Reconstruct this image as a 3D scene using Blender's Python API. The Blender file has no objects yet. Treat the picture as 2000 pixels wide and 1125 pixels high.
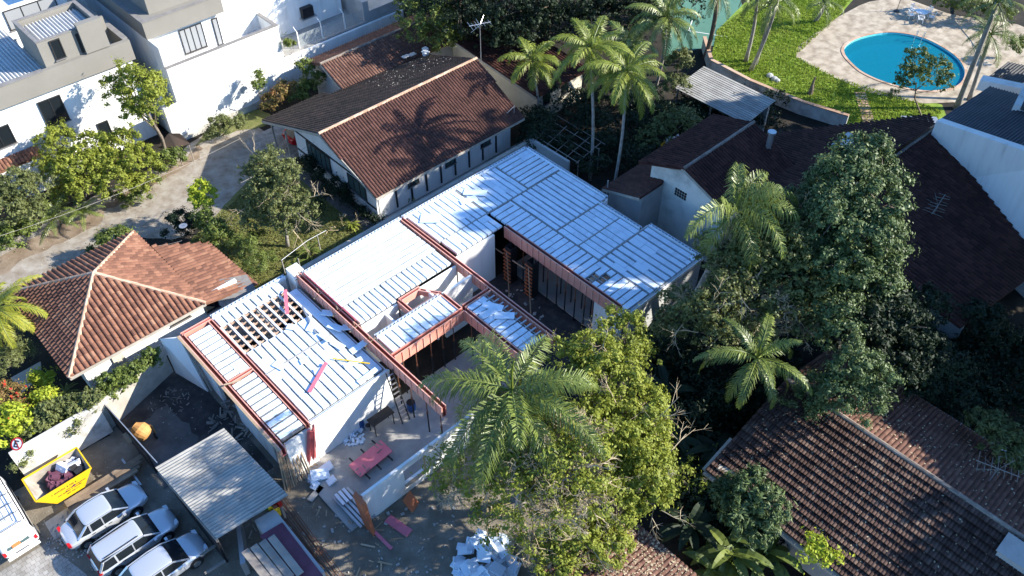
import bpy, math, random
import numpy as np
from mathutils import Vector, Matrix
random.seed(7); RN = np.random.RandomState(7)
SC = bpy.context.scene
COL = SC.collection
# ---------------------------------------------------------------- camera
F, TH, HC = 1658.0, math.radians(45.3), 41.0
cam = bpy.data.cameras.new('camera'); cam_o = bpy.data.objects.new('camera', cam); COL.objects.link(cam_o)
cam.sensor_width = 36; cam.lens = F/2000*36; cam.clip_end = 2000; cam.clip_start = .5
cam_o.location = (0, 0, HC); cam_o.rotation_euler = (math.pi/2-TH, 0, 0)
SC.camera = cam_o
SC.view_settings.view_transform = 'Standard'; SC.view_settings.look = 'None'
SC.view_settings.exposure = 1.22; SC.view_settings.gamma = 1
# ---------------------------------------------------------------- light
SUN_EL, SUN_AZ = math.radians(29), math.radians(1.5)
w = bpy.data.worlds.new("World"); SC.world = w; w.use_nodes = True
nt = w.node_tree; bg = nt.nodes['Background']
sky = nt.nodes.new('ShaderNodeTexSky'); sky.sky_type = 'NISHITA'; sky.sun_disc = False
sky.sun_elevation = SUN_EL; sky.sun_rotation = math.pi/2-SUN_AZ
sky.ozone_density = 6.0; sky.dust_density = 0.3; sky.air_density = 1.0
hs = nt.nodes.new('ShaderNodeHueSaturation'); hs.inputs['Saturation'].default_value = 1.08; nt.links.new(sky.outputs[0], hs.inputs['Color']); nt.links.new(hs.outputs[0], bg.inputs[0]); bg.inputs[1].default_value = 0.145
sl = bpy.data.lights.new('sun', 'SUN'); sl.energy = 5.0; sl.angle = math.radians(.55); sl.color = (1, .94, .83)
sun = bpy.data.objects.new('sun', sl); COL.objects.link(sun)
sdir = Vector((math.cos(SUN_EL)*math.cos(SUN_AZ), math.cos(SUN_EL)*math.sin(SUN_AZ), math.sin(SUN_EL)))
sun.rotation_euler = sdir.to_track_quat('Z', 'Y').to_euler(); sun.location = (60, 0, 60)
SC.cycles.max_bounces = 6; SC.cycles.diffuse_bounces = 3; SC.cycles.transparent_max_bounces = 6
# ---------------------------------------------------------------- coordinates
def P(px, py, z=0.0):
    "world point at height z seen at this place of the 2000 px wide survey photo"
    u = (px-1000)/F; v = (562.5-py)/F; c, s = math.cos(TH), math.sin(TH)
    d = Vector((u, c+v*s, -s+v*c)); t = (z-HC)/d.z
    return Vector((d.x*t, d.y*t, z))
AA = math.radians(43.3)
VA = Vector((math.cos(AA), math.sin(AA), 0)); VB = Vector((math.sin(AA), -math.cos(AA), 0)); VZ = Vector((0, 0, 1))
OO = Vector((-19.40, 33.10, 0))
def L(a, b, z=0.0): return OO + VA*a + VB*b + VZ*z
def loc2(p): d = p-OO; return d.dot(VA), d.dot(VB)
# ---------------------------------------------------------------- objects
def tag(o, label=None, cat=None, group=None, kind=None):
    if label: o['label'] = label
    if cat: o['category'] = cat
    if group: o['group'] = group
    if kind: o['kind'] = kind
    return o
def empty(name, loc, label=None, cat=None, group=None, rz=0):
    o = bpy.data.objects.new(name, None); COL.objects.link(o); o.location = loc; o.rotation_euler = (0, 0, rz)
    o.empty_display_size = .3
    return tag(o, label, cat, group)
def children(o): return [c for c in bpy.data.objects if c.parent == o]
def copy_tree(o, parent=None):
    c = o.copy(); COL.objects.link(c)
    if parent: c.parent = parent
    for ch in children(o): copy_tree(ch, c)
    return c
def wloc(o):
    v = Vector((0, 0, 0))
    while o is not None: v = v + Vector(o.location); o = o.parent
    return v
class MB:
    def __init__(s): s.v = []; s.f = []; s.var = []; s.smooth = False
    def add(s, vs, fs, var=None):
        n = len(s.v); s.v += [tuple(p) for p in vs]
        for f in fs: s.f.append(tuple(i+n for i in f)); s.var.append(random.random() if var is None else var)
        return s
    def hexa(s, b, t, var=None):
        return s.add(list(b)+list(t), [(3,2,1,0),(4,5,6,7),(0,1,5,4),(1,2,6,5),(2,3,7,6),(3,0,4,7)], var)
    def ob(s, c, u, v, n, var=None):
        "box: centre, three half vectors"
        c = Vector(c); b = [c-u-v-n, c+u-v-n, c+u+v-n, c-u+v-n]; t = [p+n*2 for p in b]
        return s.hexa(b, t, var)
    def lb(s, a0, a1, b0, b1, z0, z1, var=None):
        return s.hexa([L(a0,b0,z0), L(a0,b1,z0), L(a1,b1,z0), L(a1,b0,z0)], [L(a0,b0,z1), L(a0,b1,z1), L(a1,b1,z1), L(a1,b0,z1)], var)
    def bar(s, p, q, w, h, up=VZ, var=None):
        p = Vector(p); q = Vector(q); d = (q-p)
        if d.length < 1e-6: return s
        dn = d.normalized(); si = dn.cross(up)
        if si.length < 1e-3: si = dn.cross(Vector((1,0,0)))
        si.normalize(); u2 = si.cross(dn).normalized()
        return s.ob((p+q)/2, d/2, si*w/2, u2*h/2, var)
    def tube(s, p, q, r0, r1=None, n=6, var=None, caps=True):
        p = Vector(p); q = Vector(q); r1 = r0 if r1 is None else r1
        d = (q-p).normalized(); a = d.cross(VZ)
        if a.length < 1e-3: a = Vector((1,0,0))
        a.normalize(); b = d.cross(a)
        vs = []
        for c, r in ((p, r0), (q, r1)):
            for i in range(n):
                t = 2*math.pi*i/n; vs.append(c+a*(math.cos(t)*r)+b*(math.sin(t)*r))
        fs = [(i, (i+1) % n, n+(i+1) % n, n+i) for i in range(n)]
        if caps: fs += [tuple(range(n))[::-1], tuple(range(n, 2*n))]
        return s.add(vs, fs, var)
    def path(s, pts, rs, n=6, var=None):
        "one continuous tapering tube through points"
        vs = []; m = len(pts); pts = [Vector(p) for p in pts]
        a0 = None
        for k, p in enumerate(pts):
            d = (pts[min(k+1, m-1)]-pts[max(k-1, 0)]).normalized()
            a = (d.cross(VZ) if a0 is None else a0-d*a0.dot(d))
            if a.length < 1e-3: a = Vector((1,0,0))
            a.normalize(); a0 = a; b = d.cross(a); r = rs[k] if hasattr(rs, '__len__') else rs
            for i in range(n):
                t = 2*math.pi*i/n; vs.append(p+a*(math.cos(t)*r)+b*(math.sin(t)*r))
        fs = [(k*n+i, k*n+(i+1) % n, (k+1)*n+(i+1) % n, (k+1)*n+i) for k in range(m-1) for i in range(n)]
        fs += [tuple(range(n))[::-1], tuple(range((m-1)*n, m*n))]
        return s.add(vs, fs, var)
    def prism(s, poly, h, var=None):
        "poly: list of 3D points, extruded by vector or height h"
        h = h if isinstance(h, Vector) else Vector((0, 0, h)); n = len(poly); poly = [Vector(p) for p in poly]
        fs = [tuple(range(n))[::-1], tuple(range(n, 2*n))]+[(i, (i+1) % n, n+(i+1) % n, n+i) for i in range(n)]
        return s.add(poly+[p+h for p in poly], fs, var)
    def face(s, poly, var=None): return s.add(poly, [tuple(range(len(poly)))], var)
    def lathe(s, c, prof, n=16, var=None):
        c = Vector(c); vs = []; m = len(prof)
        for r, z in prof:
            for i in range(n):
                t = 2*math.pi*i/n; vs.append(c+Vector((r*math.cos(t), r*math.sin(t), z)))
        fs = [(k*n+i, k*n+(i+1) % n, (k+1)*n+(i+1) % n, (k+1)*n+i) for k in range(m-1) for i in range(n)]
        fs += [tuple(range(n))[::-1], tuple(range((m-1)*n, m*n))]
        return s.add(vs, fs, var)
    def build(s, name, mat, parent=None, label=None, cat=None, group=None, kind=None, local=False, smooth=None):
        me = bpy.data.meshes.new(name)
        off = wloc(parent) if (parent is not None and not local) else Vector((0,0,0))
        o = bpy.data.objects.new(name, me); COL.objects.link(o)
        if parent is None and s.v:
            zs = [p[2] for p in s.v]; off = Vector((sum(p[0] for p in s.v)/len(s.v), sum(p[1] for p in s.v)/len(s.v), min(zs)))
            o.location = off
        vs = np.array(s.v, dtype=float)-np.array(off) if s.v else []
        me.from_pydata([tuple(p) for p in vs], [], s.f)
        at = me.attributes.new('var', 'FLOAT', 'FACE'); at.data.foreach_set('value', s.var)
        me.materials.append(mat)
        if smooth or s.smooth: me.polygons.foreach_set('use_smooth', [True]*len(me.polygons))
        me.update()
        if parent is not None: o.parent = parent
        return tag(o, label, cat, group, kind)
def np_mesh(name, V, var, mat, parent, off=None):
    "V: (N,4,3) array of quads"
    N = len(V); me = bpy.data.meshes.new(name)
    off = np.array(wloc(parent)) if off is None else off
    me.vertices.add(N*4); me.loops.add(N*4); me.polygons.add(N)
    me.vertices.foreach_set('co', (V-off).astype(np.float32).ravel())
    me.loops.foreach_set('vertex_index', np.arange(N*4, dtype=np.int32))
    me.polygons.foreach_set('loop_start', np.arange(N, dtype=np.int32)*4)
    me.polygons.foreach_set('loop_total', np.full(N, 4, dtype=np.int32))
    at = me.attributes.new('var', 'FLOAT', 'FACE'); at.data.foreach_set('value', np.asarray(var, dtype=np.float32))
    me.materials.append(mat); me.update(); me.validate()
    o = bpy.data.objects.new(name, me); COL.objects.link(o); o.parent = parent
    return o
# ---------------------------------------------------------------- materials
def mat(name, cols, rough=.8, metal=0, nscale=3.0, nmix=.5, bump=0, bscale=20, spec=.3, trans=0, detail=5, coat=0, contrast=1.0, zs=1.0):
    "ramp of colours driven by a per-face value mixed with object-space noise"
    m = bpy.data.materials.new(name); m.use_nodes = True; t = m.node_tree; N = t.nodes; K = t.links
    b = N['Principled BSDF']; b.inputs['Roughness'].default_value = rough; b.inputs['Metallic'].default_value = metal
    b.inputs['Specular IOR Level'].default_value = spec
    if coat: b.inputs['Coat Weight'].default_value = coat; b.inputs['Coat Roughness'].default_value = .08
    if isinstance(cols[0], (int, float)): cols = [cols]
    tc = N.new('ShaderNodeTexCoord')
    if len(cols) == 1: b.inputs['Base Color'].default_value = (*cols[0], 1)
    else:
        at = N.new('ShaderNodeAttribute'); at.attribute_name = 'var'
        no = N.new('ShaderNodeTexNoise'); no.inputs['Scale'].default_value = nscale; no.inputs['Detail'].default_value = detail; no.inputs['Roughness'].default_value = .65
        mp0 = N.new('ShaderNodeMapping'); mp0.inputs['Scale'].default_value = (1,1,zs); K.new(tc.outputs['Object'], mp0.inputs[0]); K.new(mp0.outputs[0], no.inputs['Vector'])
        mr = N.new('ShaderNodeMapRange'); mr.inputs[1].default_value = .5-.22/contrast; mr.inputs[2].default_value = .5+.22/contrast
        K.new(no.outputs[0], mr.inputs[0])
        mx = N.new('ShaderNodeMix'); mx.inputs[0].default_value = nmix
        K.new(at.outputs['Fac'], mx.inputs[2]); K.new(mr.outputs[0], mx.inputs[3])
        r = N.new('ShaderNodeValToRGB'); el = r.color_ramp.elements
        while len(el) < len(cols): el.new(.5)
        for i, c in enumerate(cols): el[i].position = i/(len(cols)-1); el[i].color = (*c, 1)
        K.new(mx.outputs[0], r.inputs[0]); K.new(r.outputs[0], b.inputs['Base Color'])
    if bump:
        n2 = N.new('ShaderNodeTexNoise'); n2.inputs['Scale'].default_value = bscale; n2.inputs['Detail'].default_value = 6
        K.new(tc.outputs['Object'], n2.inputs['Vector'])
        bp = N.new('ShaderNodeBump'); bp.inputs['Strength'].default_value = min(1, bump); bp.inputs['Distance'].default_value = .05
        K.new(n2.outputs[0], bp.inputs['Height']); K.new(bp.outputs[0], b.inputs['Normal'])
    if trans:
        tr = N.new('ShaderNodeBsdfTranslucent'); ms = N.new('ShaderNodeMixShader'); ms.inputs[0].default_value = trans
        if len(cols) > 1: K.new(r.outputs[0], tr.inputs[0])
        else: tr.inputs[0].default_value = (*cols[0], 1)
        K.new(b.outputs[0], ms.inputs[1]); K.new(tr.outputs[0], ms.inputs[2]); K.new(ms.outputs[0], N['Material Output'].inputs[0])
    return m
def brick_mat(name, c1, c2, mortar, scale, bw=.5, bh=.25, rough=.85):
    m = mat(name, [c1, c2], rough); t = m.node_tree; N = t.nodes; K = t.links
    br = N.new('ShaderNodeTexBrick'); br.inputs['Scale'].default_value = scale
    br.inputs['Color1'].default_value = (*c1, 1); br.inputs['Color2'].default_value = (*c2, 1); br.inputs['Mortar'].default_value = (*mortar, 1)
    br.inputs['Mortar Size'].default_value = .015; br.inputs['Brick Width'].default_value = bw; br.inputs['Row Height'].default_value = bh
    tc = N.new('ShaderNodeTexCoord'); mp = N.new('ShaderNodeMapping'); mp.inputs['Rotation'].default_value = (0, 0, -AA)
    K.new(tc.outputs['Object'], mp.inputs[0]); K.new(mp.outputs[0], br.inputs['Vector'])
    no = N.new('ShaderNodeTexNoise'); no.inputs['Scale'].default_value = 1.3; no.inputs['Detail'].default_value = 8; K.new(tc.outputs['Object'], no.inputs['Vector'])
    mm = N.new('ShaderNodeMix'); mm.data_type = 'RGBA'; mm.blend_type = 'MULTIPLY'; mm.inputs[0].default_value = .7
    cr = N.new('ShaderNodeValToRGB'); cr.color_ramp.elements[0].position = .35; cr.color_ramp.elements[0].color = (.45, .42, .38, 1); cr.color_ramp.elements[1].position = .6
    K.new(no.outputs[0], cr.inputs[0]); K.new(br.outputs[0], mm.inputs[6]); K.new(cr.outputs[0], mm.inputs[7])
    K.new(mm.outputs[2], N['Principled BSDF'].inputs['Base Color'])
    return m
M = dict(
    soil=mat('soil', [(.010,.009,.007), (.022,.019,.014), (.045,.036,.026)], .95, nscale=.6, nmix=1, bump=.6, bscale=6),
    gravel=mat('gravel', [(.20,.155,.11), (.32,.28,.23), (.42,.39,.34)], .95, nscale=1.2, nmix=1, bump=.9, bscale=30, detail=12),
    lawn=mat('lawn', [(.085,.10,.03), (.14,.15,.045), (.20,.19,.08)], .95, nscale=1.0, nmix=1, bump=.9, bscale=25, detail=10),
    plawn=mat('pool_lawn', [(.11,.17,.02), (.18,.27,.03), (.26,.34,.05)], .95, nscale=2.2, nmix=1, bump=1, bscale=9, detail=12),
    grass=mat('grass_blade', [(.09,.15,.015), (.19,.28,.03), (.30,.36,.06), (.36,.36,.12)], .8, nscale=.35, nmix=.6, trans=.3),
    dgrass=mat('dry_grass_blade', [(.10,.12,.025), (.19,.19,.05), (.28,.25,.10)], .8, nmix=.3, trans=.3),
    stone=brick_mat('pool_stone', (.40,.335,.25), (.46,.39,.30), (.34,.285,.215), 1.0, .9, .6),
    court=mat('court', [(.07,.17,.125), (.10,.22,.16)], .8, nscale=.5, nmix=1),
    conc=mat('concrete', [(.22,.21,.20), (.33,.32,.30), (.42,.41,.38)], .9, nscale=.5, nmix=1, bump=.2, detail=10),
    conc_d=mat('dark_concrete', [(.06,.058,.055), (.11,.105,.10), (.18,.17,.16)], .9, nscale=.6, nmix=1, detail=10),
    mud=mat('site_earth', [(.09,.075,.055), (.18,.155,.12), (.30,.27,.22)], .95, nscale=.45, nmix=1, bump=.6, bscale=9, detail=12),
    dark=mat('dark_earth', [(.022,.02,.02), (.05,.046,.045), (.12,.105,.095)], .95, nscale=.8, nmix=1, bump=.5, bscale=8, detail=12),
    paver=brick_mat('paver', (.30,.28,.25), (.40,.38,.35), (.15,.14,.12), 2.0, .5, .5),
    terra=mat('terracotta_tile', [(.075,.036,.026), (.14,.064,.042), (.225,.105,.066), (.29,.165,.105)], .85, nscale=.5, nmix=.5, detail=8),
    brown=mat('brown_tile', [(.045,.021,.016), (.085,.038,.029), (.135,.062,.046)], .85, nscale=.4, nmix=.55, detail=8),
    mossy=mat('mossy_tile', [(.022,.017,.013), (.05,.038,.03), (.10,.06,.045)], .9, nscale=.6, nmix=.6, detail=8),
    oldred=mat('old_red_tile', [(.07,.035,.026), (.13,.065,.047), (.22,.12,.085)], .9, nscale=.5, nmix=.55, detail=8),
    darktile=mat('dark_tile', [(.018,.007,.005), (.052,.019,.014), (.095,.037,.026)], .9, nscale=.4, nmix=.5, detail=8),
    ridge=mat('ridge_tile', [(.30,.17,.10), (.45,.30,.21), (.55,.44,.34)], .85, nscale=2, nmix=.4),
    ridge_d=mat('dark_ridge_tile', [(.10,.08,.065), (.22,.18,.15), (.33,.29,.24)], .9, nscale=2, nmix=.5),
    fascia=mat('fascia', [(.30,.27,.23), (.45,.42,.36)], .8, nscale=1.5, nmix=1),
    white=mat('white_plaster', [(.50,.49,.46), (.74,.74,.72), (.80,.80,.78), (.83,.83,.81)], .85, nscale=1.1, nmix=1, detail=8, zs=.12),
    wdirty=mat('stained_white_plaster', [(.25,.23,.20), (.52,.50,.46), (.68,.67,.63)], .9, nscale=.7, nmix=1, detail=10, contrast=1.3),
    wyel=mat('cream_plaster', [(.50,.46,.36), (.62,.58,.48)], .85, nscale=1, nmix=1, detail=8),
    greyw=mat('grey_plaster', [(.27,.28,.28), (.38,.39,.39), (.46,.47,.46)], .9, nscale=.5, nmix=1, detail=10),
    beige=mat('greige_plaster', [(.20,.19,.165), (.24,.225,.20)], .85, nscale=.4, nmix=1, detail=8),
    cap=mat('grey_coping', [(.16,.15,.145), (.24,.23,.22)], .8, nscale=2, nmix=1),
    eps=mat('white_foam', [(.52,.60,.68), (.68,.78,.88), (.74,.84,.93)], .75, nscale=1.5, nmix=.6, detail=8, bump=.15, bscale=12),  # white foam tinted blue so its skylit shade reads bluer
    paleg=mat('pale_grey_render', [(.42,.42,.38), (.68,.67,.62), (.76,.75,.70)], .9, nscale=.8, nmix=1, detail=10),
    joist=mat('concrete_joist', [(.24,.23,.22), (.36,.35,.33)], .9, nscale=2, nmix=.8),
    epsgap=mat('slab_gap_concrete', [(.13,.13,.14), (.20,.20,.20)], .9, nscale=3, nmix=1),
    pink=mat('pink_formwork_board', [(.50,.19,.14), (.64,.28,.21), (.72,.37,.29)], .75, nscale=.8, nmix=.6, detail=8),
    red=mat('red_formwork_board', [(.36,.07,.07), (.50,.13,.13)], .6, nscale=2, nmix=.6),
    batten=mat('pink_batten', [(.58,.26,.20), (.74,.42,.34)], .75, nscale=.8, nmix=.6),
    hotpink=mat('bright_pink_board', [(.55,.12,.17), (.68,.20,.25)], .6, nscale=2, nmix=.7),
    orange=mat('orange_board', [(.36,.10,.045), (.50,.17,.08)], .7, nscale=1, nmix=.7),
    wood=mat('raw_timber', [(.20,.13,.08), (.36,.26,.17), (.50,.39,.27)], .85, nscale=2, nmix=.4, detail=8),
    owood=mat('old_grey_timber', [(.12,.10,.085), (.25,.22,.19), (.38,.34,.29)], .9, nscale=1.2, nmix=.5, detail=8),
    steel=mat('dark_steel', [(.02,.02,.022), (.05,.05,.055)], .5, .6, nmix=.5),
    rust=mat('rusty_steel', [(.13,.05,.03), (.25,.11,.06)], .8, .2, nmix=.5),
    galv=mat('galvanised_steel', [(.40,.41,.42), (.55,.56,.57)], .4, .7, nmix=.5),
    alu=mat('aluminium', (.6,.6,.6), .35, .8),
    glass=mat('dark_glass', (.012,.016,.02), .12, 0, spec=.3),
    gglass=mat('green_tinted_glass', (.06,.10,.10), .05, 0, spec=.7),
    earth=mat('brown_earth', [(.13,.09,.06), (.22,.165,.115), (.32,.26,.20)], .95, nscale=.8, nmix=1, bump=.7, bscale=14, detail=12),
    dplank=mat('brown_plank', [(.10,.07,.045), (.20,.145,.10), (.33,.26,.18)], .9, nscale=1.5, nmix=.6, detail=8),
    curtain=mat('curtain_glass', (.30,.31,.32), .25, 0, spec=.6),
    frame=mat('black_frame', (.03,.03,.032), .5),
    fcem=mat('fibre_cement', [(.20,.195,.18), (.34,.33,.305), (.46,.445,.41)], .9, nscale=.9, nmix=.7, detail=10),
    sheetm=mat('light_metal_sheet', [(.42,.42,.41), (.56,.56,.54)], .6, .0, nscale=1, nmix=.7),
    slate=mat('slate_sheet', [(.06,.065,.075), (.10,.105,.115)], .7, nscale=.7, nmix=1),
    darkslate=mat('dark_sheet', [(.03,.03,.032), (.06,.06,.065)], .7, nscale=.7, nmix=1),
    silver=mat('silver_paint', (.58,.60,.63), .3, .45, spec=.5, coat=1),
    whitep=mat('white_paint', (.78,.78,.78), .3, 0, spec=.5, coat=.8),
    tyre=mat('rubber', (.015,.015,.015), .85), rim=mat('wheel_rim', (.35,.36,.37), .35, .8),
    redl=mat('red_lamp_glass', (.5,.015,.02), .2), clear=mat('clear_lamp_glass', (.55,.57,.6), .1, .3),
    yellow=mat('yellow_paint', [(.68,.40,.01), (.80,.52,.02)], .55, nscale=1.2, nmix=1),
    bright_o=mat('orange_sticker', (.8,.16,.05), .6),
    skin_in=mat('skip_inside', [(.20,.17,.14), (.33,.29,.24), (.42,.38,.33)], .9, nscale=1, nmix=1),
    black=mat('black_plastic', (.02,.02,.022), .5), blue=mat('blue_plastic', (.03,.09,.25), .5),
    redp=mat('red_plastic', (.5,.03,.02), .5), yel2=mat('yellow_cloth', (.8,.45,.02), .8), green2=mat('green_cloth', (.1,.25,.05), .8),
    whitec=mat('white_cloth', [(.7,.7,.74), (.8,.8,.84)], .9), wplas=mat('white_plastic', (.75,.75,.74), .4),
    mixer=mat('orange_mixer_paint', [(.42,.20,.06), (.55,.29,.10)], .7, nscale=4, nmix=1),
    maroon=mat('maroon_panel', [(.09,.03,.05), (.16,.06,.09)], .7, nscale=.8, nmix=1),
    bark=mat('bark', [(.07,.05,.035), (.16,.13,.10), (.27,.24,.20)], .95, nscale=4, nmix=.8, detail=8),
    pbark=mat('palm_bark', [(.16,.14,.12), (.28,.26,.23), (.40,.38,.34)], .95, nscale=3, nmix=.8, detail=8),
    twig=mat('dry_twig', [(.24,.18,.11), (.42,.34,.22), (.58,.48,.34)], .9, nscale=4, nmix=.3),
    l_yel=mat('yellow_green_leaf', [(.10,.13,.015), (.25,.285,.035), (.40,.42,.07)], .6, nscale=.7, nmix=.5, trans=.35, spec=.4),
    l_mid=mat('mid_green_leaf', [(.045,.07,.014), (.12,.16,.03), (.22,.26,.05)], .55, nscale=.8, nmix=.5, trans=.28, spec=.4),
    l_olive=mat('olive_leaf', [(.055,.07,.022), (.13,.15,.045), (.24,.25,.09)], .6, nscale=.8, nmix=.5, trans=.25, spec=.4),
    l_dark=mat('dark_green_leaf', [(.007,.015,.007), (.015,.03,.012), (.035,.055,.02)], .6, nscale=.6, nmix=.5, trans=.2, spec=.3),  # green darkened to carry the tone of foliage in shade
    l_grey=mat('glossy_grey_green_leaf', [(.025,.045,.016), (.09,.135,.045), (.24,.29,.13)], .5, nscale=.8, nmix=.5, trans=.18, spec=.3),
    l_bright=mat('bright_lime_leaf', [(.20,.26,.02), (.38,.44,.035), (.55,.58,.07)], .55, nscale=1, nmix=.4, trans=.35),
    l_red=mat('red_orange_leaf', [(.10,.12,.03), (.16,.14,.04), (.26,.16,.06), (.36,.10,.05)], .6, nscale=1.5, nmix=.5, trans=.3),
    flower=mat('flower_petal', [(.6,.03,.06), (.7,.10,.02)], .6, nmix=.3, trans=.3),
    p_dark=mat('queen_palm_leaf', [(.045,.07,.015), (.14,.185,.035), (.32,.36,.09)], .42, nscale=.5, nmix=.4, trans=.2, spec=.5),
    p_bright=mat('bright_palm_leaf', [(.09,.12,.015), (.19,.235,.03), (.33,.37,.065)], .5, nscale=.5, nmix=.4, trans=.35, spec=.4),
    p_yel=mat('yellow_palm_leaf', [(.16,.2,.02), (.3,.32,.04), (.45,.38,.05)], .5, nscale=.5, nmix=.4, trans=.35),
    water=None)
# ================================================================ SETTING
def sheet(name, pts, z, m, thick=.02):
    "ground sheet with world outline"
    mb = MB(); mb.face([Vector((p[0], p[1], z)) for p in pts])
    o = mb.build(name, m, kind='structure'); return o
def LP(*ab): return [L(a, b) for a, b in ab]
def PP(z, *px): return [P(x, y, z) for x, y in px]
def rough_edge(pts, step=.7, amp=.18):
    out = []
    for i, p in enumerate(pts):
        q = pts[(i+1) % len(pts)]; p = Vector(p); q = Vector(q); n = max(1, int((q-p).length/step))
        for k in range(n):
            t = p.lerp(q, k/n)
            out.append(t+Vector((random.uniform(-amp, amp), random.uniform(-amp, amp), 0)))
    return out
pool_rim = []
rp = [P(x, y) for x, y in ((1648,101),(1670,78),(1724,65),(1768,67),(1808,77),(1845,96),(1872,117),(1884,143),(1869,168),(1822,178),(1778,174),(1738,164),(1703,151),(1673,133))]
pc = sum(rp, Vector((0,0,0)))/len(rp)
for i in range(len(rp)):
    q0, q1, q2, q3 = rp[i-1], rp[i], rp[(i+1) % len(rp)], rp[(i+2) % len(rp)]
    for k in range(4):
        t = k/4; pool_rim.append(.5*((2*q1)+(q2-q0)*t+(2*q0-5*q1+4*q2-q3)*t*t+(3*q1-q0-3*q2+q3)*t**3))
G = MB()
# soil sheet with a hole where the pool basin sits: ring of quads out to the horizon
n = len(pool_rim); far = []
for i in range(n):
    d = (pool_rim[i]-pc).normalized(); far.append(pc+d*900)
mid = [pc+(p-pc)*1.4 for p in pool_rim]
G.v = [tuple(p) for p in pool_rim+mid+far]
G.f = [(i, (i+1) % n, n+(i+1) % n, n+i) for i in range(n)]+[(n+i, n+(i+1) % n, 2*n+(i+1) % n, 2*n+i) for i in range(n)]
G.var = [.5]*len(G.f)
go = G.build('ground', M['soil'], kind='structure'); 
sheet('gravel_lane', rough_edge(PP(0, (-160,520),(-40,490),(60,450),(130,410),(230,360),(330,320),(395,262),(500,250),(530,262),(545,300),(470,390),(400,440),(330,470),(250,460),(210,478),(60,556),(-120,640))), .01, M['gravel'])
sheet('bare_earth', rough_edge(PP(0, (372,300),(395,268),(388,310),(330,345),(250,385),(200,420),(190,440),(60,500),(0,540),(-60,560),(-60,530),(40,480),(110,440),(160,425),(230,385),(300,350)), .5, .25), .014, M['earth'])
sheet('yard_patch', rough_edge(LP((-5.4,1.0),(-2.6,1.0),(-2.2,4.2),(-3.4,6.2),(-5.2,6)), .5, .2), .03, M['conc_d'])
sheet('garden_lawn', rough_edge(PP(0, (372,470),(440,400),(530,300),(560,300),(640,390),(735,448),(660,490),(560,545),(470,590),(430,540))), .016, M['lawn'])
sheet('verge', rough_edge(PP(0, (380,285),(395,262),(500,212),(545,235),(500,252),(430,262))), .022, M['lawn'])
sheet('carport_paving', LP((14.6,-19.6),(14.6,-14.6),(22,-14.6),(22,-19.6)), .03, M['paver'])
sheet('side_path', LP((16.4,-3.9),(16.4,-1.8),(33,-1.8),(33,-3.9)), .03, M['conc'])
sheet('gable_path', LP((15.4,-15),(15.4,-2.0),(16.4,-2.0),(16.4,-15)), .034, M['conc_d'])
sheet('site_ground', rough_edge(LP((-14,0.6),(-6,.6),(-6,-1),(1.5,-1.3),(1.5,11),(9,11.2),(9,15.2),(14,22),(6,26),(-16,26),(-16,.6)), 1, .1), .008, M['mud'])
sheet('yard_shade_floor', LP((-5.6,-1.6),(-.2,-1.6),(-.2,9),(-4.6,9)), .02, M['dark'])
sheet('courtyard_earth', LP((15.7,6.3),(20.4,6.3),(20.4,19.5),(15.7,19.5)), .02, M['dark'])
mb = MB(); mb.lb(.6, 15.6, 10.0, 15.25, 0, .12); mb.build('patio_slab', M['conc'], kind='structure')
mb = MB(); mb.lb(20.3, 26.6, 6.3, 16.8, 0, .14); mb.build('room_floor', M['conc'], kind='structure')
sheet('stepping_paving', LP((-16,4.8),(-11.4,4.8),(-10.6,8),(-12,12),(-16,12)), .03, M['paver'])
sheet('footpath', LP((-11,3.6),(-8.8,3.5),(-8.9,4.4),(-11,5)), .026, M['fcem'])
def without_pool(name, outline, z, m):
    "sheet with the pool cut out: outline given as polar-sorted points round the pool"
    pts = sorted([Vector((p[0], p[1], 0)) for p in outline], key=lambda p: math.atan2((p-pc).y, (p-pc).x))
    outer = []
    def hit(ang):
        d = Vector((math.cos(ang), math.sin(ang), 0)); best = None
        for i in range(len(pts)):
            a = pts[i]; b = pts[(i+1) % len(pts)]; e = b-a; den = d.x*e.y-d.y*e.x
            if abs(den) < 1e-9: continue
            r = a-pc; t = (r.x*e.y-r.y*e.x)/den; s_ = (r.x*d.y-r.y*d.x)/den
            if t > 0 and -1e-6 <= s_ <= 1+1e-6 and (best is None or t < best): best = t
        return pc+d*(best or 1)
    for p in pool_rim: outer.append(hit(math.atan2((p-pc).y, (p-pc).x)))
    mb = MB(); k = len(pool_rim)
    mb.v = [(p.x, p.y, z) for p in pool_rim]+[(p.x, p.y, z) for p in outer]
    mb.f = [(i, (i+1) % k, k+(i+1) % k, k+i) for i in range(k)]; mb.var = [.5]*k
    return mb.build(name, m, kind='structure')
sheet('pool_lawn', PP(0, (1385,132),(1400,60),(1500,-40),(1700,-40),(1640,30),(1560,110),(1640,150),(1840,205),(1850,232),(1640,246),(1500,190)), .016, M['plawn'])
without_pool('pool_deck', PP(0, (1548,110),(1560,90),(1625,40),(1690,5),(1760,-6),(1860,30),(2000,50),(2100,110),(2060,190),(1950,230),(1868,200),(1800,203),(1700,182),(1620,148)), .035, M['stone'])
sheet('tennis_court', PP(0, (1300,110),(1335,-60),(1430,-60),(1455,30),(1400,88)), .012, M['court'])
mb = MB()
for a_, b_ in (((1345,60),(1420,72)), ((1352,40),(1345,60))): 
    mb.bar(P(*a_, .02), P(*b_, .02), .08, .008)
mb.build('court_marking', M['white'], kind='structure')
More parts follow.
